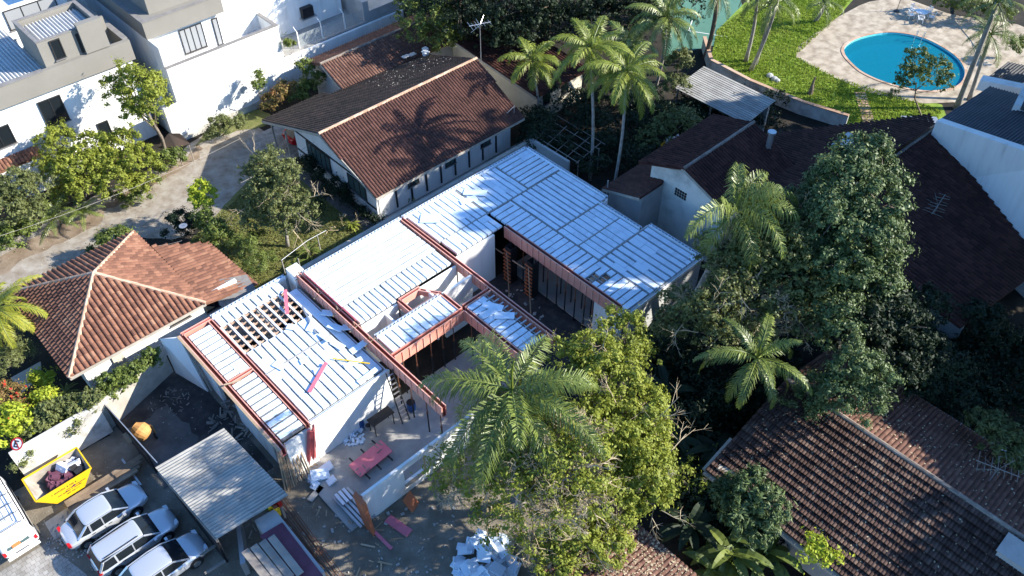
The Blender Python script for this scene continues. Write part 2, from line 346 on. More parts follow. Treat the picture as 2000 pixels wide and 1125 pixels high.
# ---- pool
pool = empty('swimming_pool', pc, 'oval blue swimming pool set in pale stone paving', 'swimming pool')
bm_ = MB(); m_ = len(pool_rim)
rings = [(1.0, .04), (1.0, -.35), (.985, -.40), (.93, -.9)]
for s_, z_ in rings: bm_.v += [tuple(pc+(p-pc)*s_+Vector((0,0,z_))) for p in pool_rim]
bm_.f = [(k*m_+(i+1) % m_, k*m_+i, (k+1)*m_+i, (k+1)*m_+(i+1) % m_) for k in range(3) for i in range(m_)]+[tuple(range(3*m_, 4*m_))]
bm_.var = [.5]*len(bm_.f)
bm_.build('basin', mat('pool_tile', [(.14,.66,.76), (.22,.76,.84)], .5, nscale=2, nmix=1), pool)
def water_mat():
    m = bpy.data.materials.new('pool_water'); m.use_nodes = True; N = m.node_tree.nodes; K = m.node_tree.links
    for x in list(N): N.remove(x)
    o = N.new('ShaderNodeOutputMaterial'); t = N.new('ShaderNodeBsdfTransparent'); t.inputs[0].default_value = (.25, .82, .90, 1)
    df = N.new('ShaderNodeBsdfDiffuse'); df.inputs[0].default_value = (.01, .34, .44, 1); m1 = N.new('ShaderNodeMixShader'); m1.inputs[0].default_value = .36
    g = N.new('ShaderNodeBsdfGlossy'); g.inputs['Roughness'].default_value = .03; g.inputs['Color'].default_value = (.35,.5,.55,1); f = N.new('ShaderNodeFresnel'); f.inputs[0].default_value = 1.33
    x = N.new('ShaderNodeMixShader'); no = N.new('ShaderNodeTexNoise'); no.inputs['Scale'].default_value = 3; bp = N.new('ShaderNodeBump'); bp.inputs['Strength'].default_value = .12
    tc = N.new('ShaderNodeTexCoord'); K.new(tc.outputs['Object'], no.inputs['Vector']); K.new(no.outputs[0], bp.inputs['Height']); K.new(bp.outputs[0], g.inputs['Normal'])
    K.new(t.outputs[0], m1.inputs[1]); K.new(df.outputs[0], m1.inputs[2])
    K.new(f.outputs[0], x.inputs[0]); K.new(m1.outputs[0], x.inputs[1]); K.new(g.outputs[0], x.inputs[2]); K.new(x.outputs[0], o.inputs[0]); return m
wb = MB(); wf = [pc+(p-pc)*.995+Vector((0,0,-.12)) for p in pool_rim]; nz_ = sum((wf[i]-pc).cross(wf[(i+1) % len(wf)]-pc).z for i in range(len(wf))); wb.face(wf if nz_ > 0 else wf[::-1]); wb.build('water_surface', water_mat(), pool)
cb = MB(); k_ = 24
ang = [i for i in range(m_)]
for i in range(m_):
    a0, a1 = pool_rim[i], pool_rim[(i+1) % m_]
    b0, b1 = pc+(a0-pc)*1.05, pc+(a1-pc)*1.05
    cb.hexa([a0+VZ*.036, a1+VZ*.036, b1+VZ*.036, b0+VZ*.036], [a0+VZ*.08, a1+VZ*.08, b1+VZ*.08, b0+VZ*.08])
cb.build('coping', M['ridge'], pool)
hl = MB(); h0 = P(1790, 72, .08); h1 = P(1803, 76, .08)
for h in (h0, h1): hl.path([h, h+VZ*.7, h+VZ*.8+Vector((-.25,-.3,0)), h+Vector((-.4,-.5,.1)), h+Vector((-.45,-.55,-.6))], .03)
hl.build('pool_ladder', M['alu'], pool)
# stepping stones
for i in range(13):
    t = i/12; c = P(1680+18*t, 182+60*t, .05); 
    mb = MB(); mb.ob(c, Vector((.48, .03*random.uniform(-1,1), 0)), Vector((0, .14, 0)), VZ*.035)
    mb.build('stepping_stone', M['ridge'], label='flat stepping stone, %s in the row counted down from the pool' % ['first','second','third','fourth','fifth','sixth','seventh','eighth','ninth','tenth','eleventh','twelfth','last'][i], cat='stepping stone', group='stepping stones across the pool lawn')
# ---- grass as ground cover
def blades(name, poly, n, m, h=.14, wd=.035, kind='stuff', label=None, cat='grass'):
    xs = [p[0] for p in poly]; ys = [p[1] for p in poly]; out = []
    def inside(x, y):
        c = False; j = len(poly)-1
        for i in range(len(poly)):
            xi, yi, xj, yj = poly[i][0], poly[i][1], poly[j][0], poly[j][1]
            if (yi > y) != (yj > y) and x < (xj-xi)*(y-yi)/(yj-yi)+xi: c = not c
            j = i
        return c
    while len(out) < n:
        x = random.uniform(min(xs), max(xs)); y = random.uniform(min(ys), max(ys))
        if inside(x, y): out.append((x, y))
    c = np.array([(x, y, .01) for x, y in out]); k = len(c)
    d = RN.rand(k)*2*math.pi; u = np.stack([np.cos(d), np.sin(d), np.zeros(k)], 1)*wd*(.6+.8*RN.rand(k, 1))
    hh = h*(.4+.9*RN.rand(k, 1)); lean = RN.randn(k, 3)*.04; lean[:, 2] = 0; up = np.array([0, 0, 1.0])*hh+lean*hh/h
    V = np.stack([c-u, c+u, c+u*.3+up, c-u*.3+up], 1)
    e = empty('grass_root', (0,0,0)); o = np_mesh(name, V, RN.rand(k), m, e); o.parent = None; bpy.data.objects.remove(e)
    return tag(o, label, cat, None, kind)
blades('lawn_grass', [tuple(p)[:2] for p in PP(0, (1385,132),(1400,60),(1480,0),(1660,0),(1640,30),(1553,110),(1635,153),(1790,200),(1840,215),(1830,238),(1640,242),(1500,190))], 26000, M['grass'], .16, .05, label='bright green grass of the lawn round the swimming pool')
blades('garden_grass', [tuple(p)[:2] for p in PP(0, (372,470),(440,410),(530,320),(640,400),(725,448),(660,490),(560,545),(470,590),(430,540))], 14000, M['dgrass'], .10, .04, label='short yellowish grass of the garden beside the gravel lane')
# ================================================================ ROOFS
def tile_plane(mb, poly, down, pitch=.25, course=.42, r=.07, lift=.035, jit=.008, seg=4, prof=None):
    "rows of barrel tiles laid over a flat polygon, each course lapping the one below"
    poly = [Vector(p) for p in poly]; o = poly[0]
    nrm = Vector((0,0,0))
    for i in range(1, len(poly)-1): nrm += (poly[i]-o).cross(poly[i+1]-o)
    nrm.normalize()
    if nrm.z < 0: nrm = -nrm
    down = (Vector(down)-nrm*Vector(down).dot(nrm)).normalized(); wv = nrm.cross(down)
    S = [((p-o).dot(wv), (p-o).dot(down)) for p in poly]
    smin = min(s for s, t in S); smax = max(s for s, t in S); k = int((smax-smin)/pitch)
    for i in range(k):
        s = smin+(i+.5)*(smax-smin)/k; ts = []
        for j in range(len(S)):
            (s0, t0), (s1, t1) = S[j], S[(j+1) % len(S)]
            if (s0 <= s) != (s1 <= s): ts.append(t0+(t1-t0)*(s-s0)/(s1-s0))
        ts.sort()
        for q in range(0, len(ts)-1, 2):
            t0, t1 = ts[q], ts[q+1]; nn = max(1, round((t1-t0)/course))
            for c in range(nn):
                ta = t0+(t1-t0)*c/nn; tb = t0+(t1-t0)*(c+1)/nn+(.03 if c < nn-1 else 0)
                js = random.uniform(-jit, jit); vs = []
                for t, lf in ((ta, .0), (tb, lift)):
                    for e in range(seg+1):
                        x = -.5+e/seg; h = r*math.cos(x*math.pi)**.8 if abs(x) < .499 else 0
                        vs.append(o+wv*(s+js+x*pitch*.98)+down*t+nrm*(h+lf+.02))
                fs = [(e, e+1, seg+2+e, seg+1+e) for e in range(seg)]
                fs.append(tuple(seg+1+e for e in range(seg+1)))
                mb.add(vs, fs, random.random())
def slab_under(mb, poly, th=.12):
    poly = [Vector(p) for p in poly]
    mb.prism([p-VZ*th for p in poly], VZ*(th-.004), .5)
def ridge_caps(mb, p, q, r=.13, step=.42):
    p = Vector(p); q = Vector(q); n = max(1, int((q-p).length/step))
    for i in range(n):
        a = p.lerp(q, i/n); b = p.lerp(q, (i+1.12)/n); mb.tube(a+VZ*.03, b+VZ*.06, r, r*.82, 8)
def roof_part(root, planes, m, mr, ridges=(), name='roof', pitch=.25, course=.42, r=.07, fas=None, lift=.035, th=.12):
    mb = MB()
    for poly, down in planes: tile_plane(mb, poly, down, pitch, course, r, lift); slab_under(mb, poly, th)
    o = mb.build(name, m, root)
    if ridges:
        rb = MB()
        for p, q in ridges: ridge_caps(rb, p, q)
        rb.build('ridge_tiles', mr, o)
    if fas:
        fb = MB()
        for p, q in fas: fb.bar(Vector(p)-VZ*.10, Vector(q)-VZ*.10, .05, .2)
        fb.build('fascia', M['fascia'], o)
    return o
def window(root, c, u, n, wd, ht, cols=2, rows=1, pane='glass', fr='frame', name='window', depth=.07, bw=.07):
    "window frame standing proud of the wall at c (centre), u along wall, n outward"
    u = Vector(u); n = Vector(n); c = Vector(c)+n*.004; mb = MB()
    def fbar(x0, x1, z0, z1):
        mb.ob(c+u*((x0+x1)/2)+VZ*((z0+z1)/2)+n*depth/2, u*abs(x1-x0)/2, VZ*abs(z1-z0)/2, n*depth/2)
    W, H = wd/2, ht/2
    fbar(-W, W, H-bw, H); fbar(-W, W, -H, -H+bw); fbar(-W, -W+bw, -H+bw, H-bw); fbar(W-bw, W, -H+bw, H-bw)
    for i in range(1, cols): x = -W+wd*i/cols; fbar(x-bw*.35, x+bw*.35, -H+bw, H-bw)
    o = mb.build(name, M[fr], root)
    pb = MB()
    for i in range(cols):
        x0 = -W+wd*i/cols+bw*.5; x1 = -W+wd*(i+1)/cols-bw*.5
        pb.ob(c+u*((x0+x1)/2)+n*.02, u*(x1-x0)/2, VZ*(H-bw), n*.015)
    pb.build('pane', M[pane], o)
    sb = MB(); sb.ob(c-VZ*(H+.03)+n*.07, u*(W+.06), VZ*.028, n*.066); sb.build('sill', M['cap'], o)
    return o
def gable_wall(mb, a0, a1, bl, zl, br, zr, bm, zm, th=.2, z0=0):
    "walls round a ridge running along a; gable ends at a0 and a1"
    for a, s in ((a0, 1), (a1, -1)):
        poly = [L(a, bl, z0), L(a, br, z0), L(a, br, zr), L(a, bm, zm), L(a, bl, zl)]
        mb.prism(poly, VA*th*s)
    mb.lb(a0+th+.002, a1-th-.002, bl, bl+th, z0, zl-.05); mb.lb(a0+th+.002, a1-th-.002, br-th, br, z0, zr-.05)

# ================================================================ BROWN-ROOFED HOUSE
h = empty('gabled_house', L(23, -9), 'long house with a brown tiled gable roof and a strip of pale ridge tiles', 'house')
rz, ea = 5.75, 3.2
R0, R1 = L(15.9,-8.65,rz), L(30.9,-8.65,rz)
ksl = (rz-2.5)/(17.5-8.65)
def bk(a, b): return L(a, b, rz-(-8.65-b)*ksl)
pf = [R0, R1, L(30.6,-2.75,ea), L(16.2,-2.75,ea)]
pb_ = [R0, bk(15.9,-17.5), bk(21.7,-17.5), bk(21.8,-16.2), bk(30.9,-15.2), R1]
roof_part(h, [(pf, VB)], M['brown'], M['ridge'], [(R0, R1)], pitch=.24, course=.36, fas=[(pf[3], pf[2]), (pf[0], pf[3])])
roof_part(h, [(pb_, -VB)], M['mossy'], None, [], name='mossy_roof', pitch=.24, course=.34, fas=[(pb_[1], pb_[2]), (pb_[0], pb_[1])])
mb = MB(); gable_wall(mb, 16.9, 30.2, -14.4, 3.4, -3.95, 3.35, -8.65, 5.45)
mb.build('wall', M['white'], h)
mb = MB()
for b0, b1 in ((-14.3,-4.0),): mb.lb(16.82, 16.9, b0, b1, 1.0, 1.1)
mb.lb(16.83, 16.9, -14.3, -4.0, 2.75, 2.85); mb.build('trim_band', M['frame'], h)
window(h, L(16.88,-11.1,1.95), VB, -VA, 3.1, 1.5, 5, pane='gglass'); window(h, L(16.88,-6.2,1.9), VB, -VA, 2.2, 1.4, 3, pane='gglass')
mb = MB()
for i in range(8): a = 18.6+i*1.42; mb.lb(a, a+.12, -3.95, -3.86, .3, 3.1)
mb.build('timber_strip', M['frame'], h)
for i in range(3): window(h, L(20.3+i*3.6,-3.94,2.0), VA, VB, 1.0, 1.0, 2, pane='gglass')
for a, b in ((16.4,-17.0),(16.4,-14.9),(21.2,-17.0)):
    mb = MB(); mb.lb(a-.06, a+.06, b-.06, b+.06, 0, 2.6); mb.build('carport_post', M['fascia'], h)
mb = MB(); mb.lb(16.5, 16.56, -3.1, -3.04, 0, 3.1); mb.build('corner_post', M['galv'], h)
ab = MB(); ab.ob(P(540,242,0)+Vector((.9,.4,.55)), VA*1.5, VB*.75, VZ*.35)
# red car under the carport
def antenna(name, base, height, label, boom=1.5, tilt=0, n=7, am='alu'):
    r = empty(name, base, label, 'antenna'); mb = MB(); b = Vector(base); t = b+VZ*height
    mb.tube(b, t, .03, .03, 6); mb.build('mast', M['galv'], r)
    mb = MB(); d = Vector((math.cos(tilt), math.sin(tilt), 0)); e = Vector((-d.y, d.x, 0))
    mb.tube(t-d*boom*.5, t+d*boom*.5, .022, n=5)
    for i in range(n):
        c = t+d*boom*(-.45+.9*i/(n-1)); ln = .65-.3*i/n; mb.tube(c-e*ln+VZ*.1*(i % 2), c+e*ln-VZ*.1*(i % 2), .014, n=4)
    for k in range(4): 
        a = tilt+.8+k*.8; mb.tube(t-VZ*.1, t-VZ*.1+Vector((math.cos(a)*.8, math.sin(a)*.8, .45-.3*k)), .014, n=4)
    mb.build('aerial', M[am], r); return r
antenna('roof_antenna', L(31.6,-8.9,3.0), 5.4, 'tall skeletal television antenna rising past the brown ridge against dark trees', 1.8, .4)
r = empty('roof_pipe', L(30.1,-3.4,3.3), 'thin pipe with an arm standing at the right end of the brown roof', 'pipe')
mb = MB(); mb.tube(L(30.1,-3.4,3.3), L(30.1,-3.4,4.3), .03); mb.tube(L(30.1,-3.4,4.2), L(29.3,-3.4,3.9), .02); mb.build('pipe', M['galv'], r)
mb = MB()
for i in range(2): mb.ob(P(792+i*13,110-i*4,3.65), VA*.32, VB*.22, VZ*.02)
tag(mb.build('roof_sheet', M['sheetm']), 'two pale sheets lying side by side at the back edge of the mossy roof', 'sheet')
mb = MB(); mb.ob(P(831,101,3.9), VA*.2, VB*.2, VZ*.35); mb.ob(P(831,101,4.28), VA*.26, VB*.26, VZ*.03)
tag(mb.build('chimney_pot', M['white']), 'small white chimney box behind the mossy roof beneath the trees', 'chimney')
# back house
h = empty('rear_house', L(28, -19), 'dark red tiled house squeezed between the white wall and the mossy roof', 'house')
a0, a1 = 22.6, 35.5
q0, q1 = L(a0,-18.7,4.3), L(a1,-18.7,4.3)
roof_part(h, [([q0,q1,L(a1,-15.6,3.1),L(a0,-15.9,3.15)], VB), ([q0,L(a0,-21.6,3.2),L(a1,-21.6,3.2),q1], -VB)], M['oldred'], M['ridge_d'], [(q0,q1)], fas=[(q0, L(a0,-16,3.15)), (L(a0,-15.95,3.1), L(a1,-15.65,3.05))])
mb = MB(); gable_wall(mb, a0+.6, a1-.6, -21.0, 3.2, -16.3, 3.1, -18.7, 4.1); mb.build('wall', M['greyw'], h)
# side house at right of brown one
h = empty('low_house', L(36, -9), 'low pale house with a dark tiled roof behind the right end of the brown roof', 'house')
pl = [L(33.7,-16,3.6), L(39,-14,4.0), L(39.6,-4.6,3.0), L(34.6,-4.4,2.9)]
roof_part(h, [([L(33.6,-16,3.9), L(40,-16,3.9), L(40,-4.5,2.9), L(33.6,-4.5,2.9)], VB)], M['darktile'], None, pitch=.26, fas=[(L(33.6,-16,3.9), L(33.6,-4.5,2.9))])
mb = MB(); mb.prism([L(34.1,-15.5,0), L(34.1,-4.9,0), L(34.1,-4.9,2.85), L(34.1,-15.5,3.75)], VA*.2); mb.lb(34.31, 39.5, -5.1, -4.9, 0, 2.8); mb.build('wall', M['wyel'], h)
window(h, L(35.2,-4.9,1.9), VA, VB, .8, 1.0, 1); window(h, L(37.4,-4.9,1.9), VA, VB, .8, 1.0, 1)

# ================================================================ TERRACOTTA HOUSE
h = empty('hipped_house', L(-2, -6.5), 'low house with a sunlit orange terracotta hipped roof at the left', 'house')
ap = L(-1.85,-6.35,5.4)
c1, c2, c3, c4 = L(-6.1,-2.0,3.0), L(2.5,-2.0,3.0), L(2.3,-11.3,3.0), L(-6.1,-11.3,3.0)
# right wing continues the right-hand plane a little further at a flatter pitch
w1, w2, w3, w4 = L(6.0,-2.05,2.35), L(5.9,-7.6,2.35), L(2.75,-9.2,2.95), c2
roof_part(h, [([ap,c1,c2], VB), ([ap,c4,c1], -VA), ([ap,c3,c4], -VB), ([ap,c2,c3], VA)], M['terra'], M['ridge'], [(c1,ap),(c2,ap),(c3,ap),(c4,ap)], pitch=.3, course=.36, r=.11, lift=.06, fas=[(c1,c2),(c1,c4)])
roof_part(h, [([L(2.5,-2.0,2.96), L(6.0,-2.0,2.3), L(5.7,-7.7,2.3), L(2.5,-9.3,2.96)], VA)], M['terra'], None, name='wing_roof', pitch=.3, course=.38, r=.11)
mb = MB(); mb.lb(-5.3,-5.1,-10.6,-2.7,0,2.9); mb.lb(-5.09,5.0,-2.9,-2.7,0,2.85); mb.lb(4.81,5.0,-7,-2.91,0,2.3); mb.lb(-5.09,2,-10.6,-10.4,0,2.9)
mb.build('wall', M['white'], h)
window(h, L(.9,-2.69,2.3), VA, VB, 1.3, .5, 2); window(h, L(3.0,-2.69,1.9), VA, VB, .9, .7, 1)
mb = MB(); mb.lb(-3.6,-2.9,-2.69,-2.6,.1,2.2); mb.build('door', M['wyel'], h)
# corrugated lean-to at its right corner
def corr(mb, p00, p10, p01, n, amp=.03, segs=6, var=None):
    "corrugated sheet: p00-p10 across the waves, p00-p01 along them"
    p00, p10, p01 = Vector(p00), Vector(p10), Vector(p01); u = p10-p00; v = p01-p00; nr = u.cross(v).normalized()
    if nr.z < 0: nr = -nr
    k = n*segs; vs = []
    for j in (0, 1):
        for i in range(k+1): vs.append(p00+u*(i/k)+v*j+nr*amp*math.sin(2*math.pi*i/segs))
    mb.add(vs, [(i, i+1, k+2+i, k+1+i) for i in range(k)], var)
    return mb
def corr_roof(name, root, p00, p10, p01, pitch, m, rows=3, amp=.035, sheet_w=1.0):
    p00, p10, p01 = Vector(p00), Vector(p10), Vector(p01); mb = MB(); u = p10-p00; v = p01-p00
    ns = max(1, round(u.length/sheet_w)); nr = u.cross(v).normalized()
    if nr.z < 0: nr = -nr
    for r_ in range(rows):
        for c in range(ns):
            j = random.uniform(0, .012)
            s0 = p00+u*(c/ns)+v*(r_/rows)+nr*(.03*(rows-1-r_)*0+.012*(c % 2)+j)
            s1 = s0+u*(1.0/ns)*1.02; s2 = s0+v/rows*1.04+nr*.03
            corr(mb, s0, s1, s2, max(1, round(u.length/ns/pitch)), amp)
    o = mb.build(name, m, root)
    sol = o.modifiers.new('thick', 'SOLIDIFY'); sol.thickness = .012
    return o
r = empty('lean_to', L(4.6,-1.6), 'grey corrugated lean-to patched onto the corner of the orange roof', 'lean-to')
corr_roof('roof', r, P(390,553,2.75), P(411,590,2.6), P(480,537,2.55), .2, M['cap'], rows=2)
mb = MB(); mb.lb(6.3,6.4,-1.6,-1.5,0,2.3); mb.lb(3.4,3.5,-1.2,-1.1,0,2.4); mb.build('post', M['owood'], r)

# ================================================================ GREY HOUSE
h = empty('tall_gabled_house', L(34, 12.5), 'tall grey rendered house with a dark tiled gable roof and a block vent', 'house')
g0, g1 = L(30.6,12.4,6.65), L(38.4,12.4,6.65)
roof_part(h, [([g0,g1,L(38.4,16.9,4.9),L(30.6,16.9,4.9)], VB), ([g0,L(30.0,9.1,5.7),L(38.4,9.1,5.7),g1], -VB)], M['darktile'], M['ridge_d'], [(g0,g1)], fas=[(L(30.4,9.1,5.7), L(30.6,12.4,6.6)), (L(30.6,12.4,6.6), L(30.6,16.9,4.9))])
mb = MB(); gable_wall(mb, 30.9, 38.0, 9.6, 5.65, 16.4, 4.95, 12.4, 6.5); mb.build('wall', M['paleg'], h)
vb = MB(); vc = P(1338,382,3.6); va, vbb = loc2(vc)
for i in range(5):
    for j in range(3): vb.ob(L(30.87, 12.3+i*.2-.4, 4.1+j*.22), VB*.07, VZ*.075, VA*.03)
vb.build('block_vent', M['frame'], h)
lw = [L(28.3,7.7,3.6), L(28.3,10.9,4.3), L(34.0,10.9,4.3), L(34.0,7.7,3.6)]
roof_part(h, [([L(28.2,7.6,3.5), L(28.2,10.9,4.6), L(30.6,10.9,4.6), L(34.4,9.3,4.05), L(34.4,7.6,3.5)], -VB)], M['brown'], None, name='wing_roof', pitch=.25, fas=[(L(28.2,7.6,3.5), L(28.2,10.9,4.6))])
mb = MB(); mb.prism([L(28.6,7.9,0), L(28.6,10.8,0), L(28.6,10.8,4.4), L(28.6,7.9,3.5)], VA*.2); mb.lb(28.81,34,7.9,8.1,0,3.4); mb.lb(28.81,30.9,10.6,10.8,0,4.3); mb.build('wing_wall', M['greyw'], h)
mb = MB(); mb.tube(L(28.4,7.9,0), L(28.4,7.9,4.3), .05); mb.build('drain_pipe', M['galv'], h)
r = empty('flue', P(1497,300,5.4), 'thick metal flue pipe with a capped top behind the dark gable ridge', 'flue')
mb = MB(); mb.tube(P(1497,300,5.4)-VZ*.5, P(1497,300,5.4)+VZ*1.7, .2, n=12); mb.tube(P(1497,300,5.4)+VZ*1.7, P(1497,300,5.4)+VZ*1.85, .3, n=12); mb.build('pipe', M['galv'], r)

# ================================================================ BIG DARK ROOF, RIGHT
h = empty('wide_dark_house', L(43, 24), 'very wide house under deeply shaded dark brown tiles at the right', 'house')
B0, Z0, KS = 20.2, 5.4, .20
def onroof(px, py):
    lo, hi = 0, 9
    for _ in range(50):
        z = (lo+hi)/2; a, b = loc2(P(px, py, z))
        if Z0-KS*(b-B0) > z: lo = z
        else: hi = z
    return P(px, py, lo)
e0, e1, e2, e3 = onroof(1825,251), onroof(2040,520), onroof(1876,640), onroof(1650,475)
e4 = L(loc2(e3)[0]-.3, B0, Z0)
roof_part(h, [([e0, e1, e2, e3, e4], VB)], M['darktile'], M['ridge_d'], [(e0, e4)], pitch=.3, course=.45)
k0 = L(40.5,13.4,4.3)
roof_part(h, [([P(1505,262,4.3), P(1812,250,4.3), e0, e4, L(loc2(e4)[0]+.2, 15.5, 4.3)], -VB)], M['darktile'], None, name='rear_roof', pitch=.3, course=.45)
mb = MB(); a_, b_ = loc2(e2); a3, b3 = loc2(e3)
mb.prism([e3*1, e2*1, Vector((e2.x,e2.y,0)), Vector((e3.x,e3.y,0))][::-1] if False else [Vector((e3.x,e3.y,0))+VA*.8, Vector((e2.x,e2.y,0))+VA*.8, Vector((e2.x,e2.y,e2.z-.25))+VA*.8, Vector((e3.x,e3.y,e3.z-.25))+VA*.8], VA*.2)
mb.build('wall', M['greyw'], h)
mb = MB(); mb.ob(P(1652,276,5.3), VA*1.1, VB*.5, VZ*.03); tag(mb.build('pale_sheet', M['sheetm']), 'pale blue-white sheet lying on the wide dark roof behind a tree', 'sheet')
antenna('fallen_antenna', onroof(1828,410), .5, 'faint antenna with long arms lying low on the wide shaded roof', 2.6, .9, am='owood')
# white building at right edge
h = empty('white_side_building', P(1930,260,6), 'white rendered building with slate-grey corrugated roofs at the right edge', 'building')
t0, t1 = P(1829,236,6.6), P(2080,322,9.5)
b0_, b1_ = Vector((t0.x,t0.y,0)), Vector((e1.x+.3,e1.y,0))
mb = MB(); mb.add([Vector((e0.x,e0.y,0)), Vector((e1.x,e1.y,0)), Vector((t1.x,t1.y,t1.z)), Vector((t0.x,t0.y,t0.z)), Vector((e0.x,e0.y,0))+Vector((.5,.35,0)), Vector((e1.x,e1.y,0))+Vector((.5,.35,0)), t1+Vector((.5,.35,0)), t0+Vector((.5,.35,0))], [(0,1,2,3),(7,6,5,4),(0,4,5,1),(1,5,6,2),(2,6,7,3),(3,7,4,0)])
mb.build('wall', M['white'], h)
s0, s1, s2, s3 = t0+Vector((.3,.3,-.15)), P(1932,170,6.2), P(2080,225,7.5), t1+Vector((.3,.3,-.2))
corr_roof('corrugated_roof', h, s0, s3, s1, .25, M['slate'], rows=3, amp=.04, sheet_w=1.2)
mb = MB(); mb.hexa([P(1912,162,5.8)-VZ*.6, P(2060,192,6.4)-VZ*.6, P(2060,182,6.4)-VZ*.6, P(1918,152,5.8)-VZ*.6], [P(1912,162,5.8)+VZ*.25, P(2060,192,6.4)+VZ*.25, P(2060,182,6.4)+VZ*.25, P(1918,152,5.8)+VZ*.25]); mb.build('parapet', M['white'], h)
corr_roof('rear_sheet_roof', h, P(1930,150,5.6), P(2060,178,6.0), P(1968,122,5.6), .25, M['darkslate'], rows=2, amp=.04)
mb = MB(); mb.hexa([P(1972,222,7), P(2060,250,7), P(2060,170,7), P(1998,168,7)], [P(1972,222,7)+VZ*.8, P(2060,250,7)+VZ*.8, P(2060,170,7)+VZ*.8, P(1998,168,7)+VZ*.8]); mb.build('roof_box', M['white'], h)
mb = MB(); mb.hexa([P(1992,214,7.8), P(2060,236,7.8), P(2060,180,7.8), P(2008,178,7.8)], [P(1992,214,7.8)+VZ*.02, P(2060,236,7.8)+VZ*.02, P(2060,180,7.8)+VZ*.02, P(2008,178,7.8)+VZ*.02]); mb.build('box_opening', M['frame'], h)

# ================================================================ BOTTOM RIGHT HOUSE
h = empty('ribbed_roof_house', L(22, 34), 'house with a broad dark ribbed tile roof and a pale ridge line at lower right', 'house')
f0, f1 = L(15.4,26.6,3.0), L(15.4,46,3.0); r0, r1 = L(22.0,26.6,4.85), L(22.0,46,4.85); k0, k1 = L(27.6,26.6,3.2), L(27.6,46,3.2)
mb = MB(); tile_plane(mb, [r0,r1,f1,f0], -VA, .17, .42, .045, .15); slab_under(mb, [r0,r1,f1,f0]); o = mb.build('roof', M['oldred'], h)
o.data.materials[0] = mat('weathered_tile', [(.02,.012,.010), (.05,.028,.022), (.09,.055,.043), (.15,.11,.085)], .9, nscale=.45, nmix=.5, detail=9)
rb = MB(); ridge_caps(rb, r0, r1, .14); rb.build('ridge_tiles', M['ridge_d'], o)
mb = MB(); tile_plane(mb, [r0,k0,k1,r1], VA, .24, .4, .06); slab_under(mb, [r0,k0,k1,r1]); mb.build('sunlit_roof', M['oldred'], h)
mb = MB(); mb.bar(f0-VZ*.12-VA*.1, f1-VZ*.12-VA*.1, .22, .16); mb.bar(f0-VZ*.12-VB*.1, L(17.6,26.5,3.5), .16, .16); mb.build('gutter', M['fascia'], h)
mb = MB(); mb.bar(k0-VZ*.05, k1-VZ*.05, .16, .16); mb.build('rear_gutter', M['galv'], h)
mb = MB(); mb.lb(16.2,16.4,27.2,45,0,2.95); mb.prism([L(16.41,27.2,0), L(26.9,27.2,0), L(26.9,27.2,3.2), L(22,27.2,4.6), L(16.41,27.2,3.05)], VB*.2); mb.build('wall', M['greyw'], h)
mb = MB()
for i in range(5): mb.ob(L(15.9+.1*i, 27.1+.25*i, 3.2), VA*.15, VB*.12, VZ*.1)
tag(mb.build('loose_stones', M['fascia']), 'little pile of loose stones at the left corner of the ribbed roof', 'stones')
r = empty('skylight_hatch', L(20.6,38.4,4.6), 'white edged hatch box set on the pale ridge at the right edge', 'hatch')
mb = MB(); mb.lb(20.5,21.6,39.0,40.6,4.3,4.95); mb.build('box', M['greyw'], r); mb = MB(); mb.lb(20.4,21.7,38.9,40.7,4.95,5.01); mb.build('lid', M['fcem'], r)
antenna('ridge_antenna', P(1935,935,4.6)-VZ*.2, 1.1, 'spoked television antenna standing low over the sunlit roof at the right edge', 2.0, -.5, am='owood')
antenna('yagi_antenna', P(1978,905,4.2)-VZ*.2, 1.0, 'antenna with long horizontal arms beside the far gutter at the right edge', 2.2, -.35)
# red roof at the bottom
h = empty('small_red_roof_house', L(9, 30), 'small house with a leaf-strewn reddish roof at the bottom edge', 'house')
roof_part(h, [([L(10.45,25.0,3.0), L(10.45,36,3.0), L(5.6,36,4.2), L(5.6,25.0,4.2)], VA), ([L(5.59,25,4.2), L(5.59,36,4.2), L(1,36,3), L(1,25,3)], -VA)], M['oldred'], None, pitch=.24, course=.3)
mb = MB(); mb.lb(9.9,10.1,25.4,35.5,0,2.9); mb.lb(1.6,9.89,25.4,25.6,0,2.9); mb.build('wall', M['wdirty'], h)
# ---- garden shed roof by the pool wall
r = empty('pool_shed', P(1390,200,0), 'open shed with a pale slatted grey roof below the garden wall', 'shed')
a0, a1, b0, b1 = 43.4, 47.2, 2.0, 9.2
mb = MB()
for i in range(16): x = 43.3+i*.24; mb.hexa([L(x,b0,2.6+.03*i), L(x+.22,b0,2.6+.03*i), L(x+.22,b1,2.6+.03*i), L(x,b1,2.6+.03*i)], [L(x,b0,2.64+.03*i), L(x+.22,b0,2.64+.03*i), L(x+.22,b1,2.64+.03*i), L(x,b1,2.64+.03*i)])
mb.build('slatted_roof', M['fcem'], r)
mb = MB()
for b in (2.2, 5.6, 9.0): mb.lb(43.5,43.62,b-.06,b+.06,0,2.58)
mb.build('post', M['owood'], r); mb = MB(); mb.lb(46.6,46.8,2,9,0,2.9); mb.build('back_wall', M['greyw'], r)
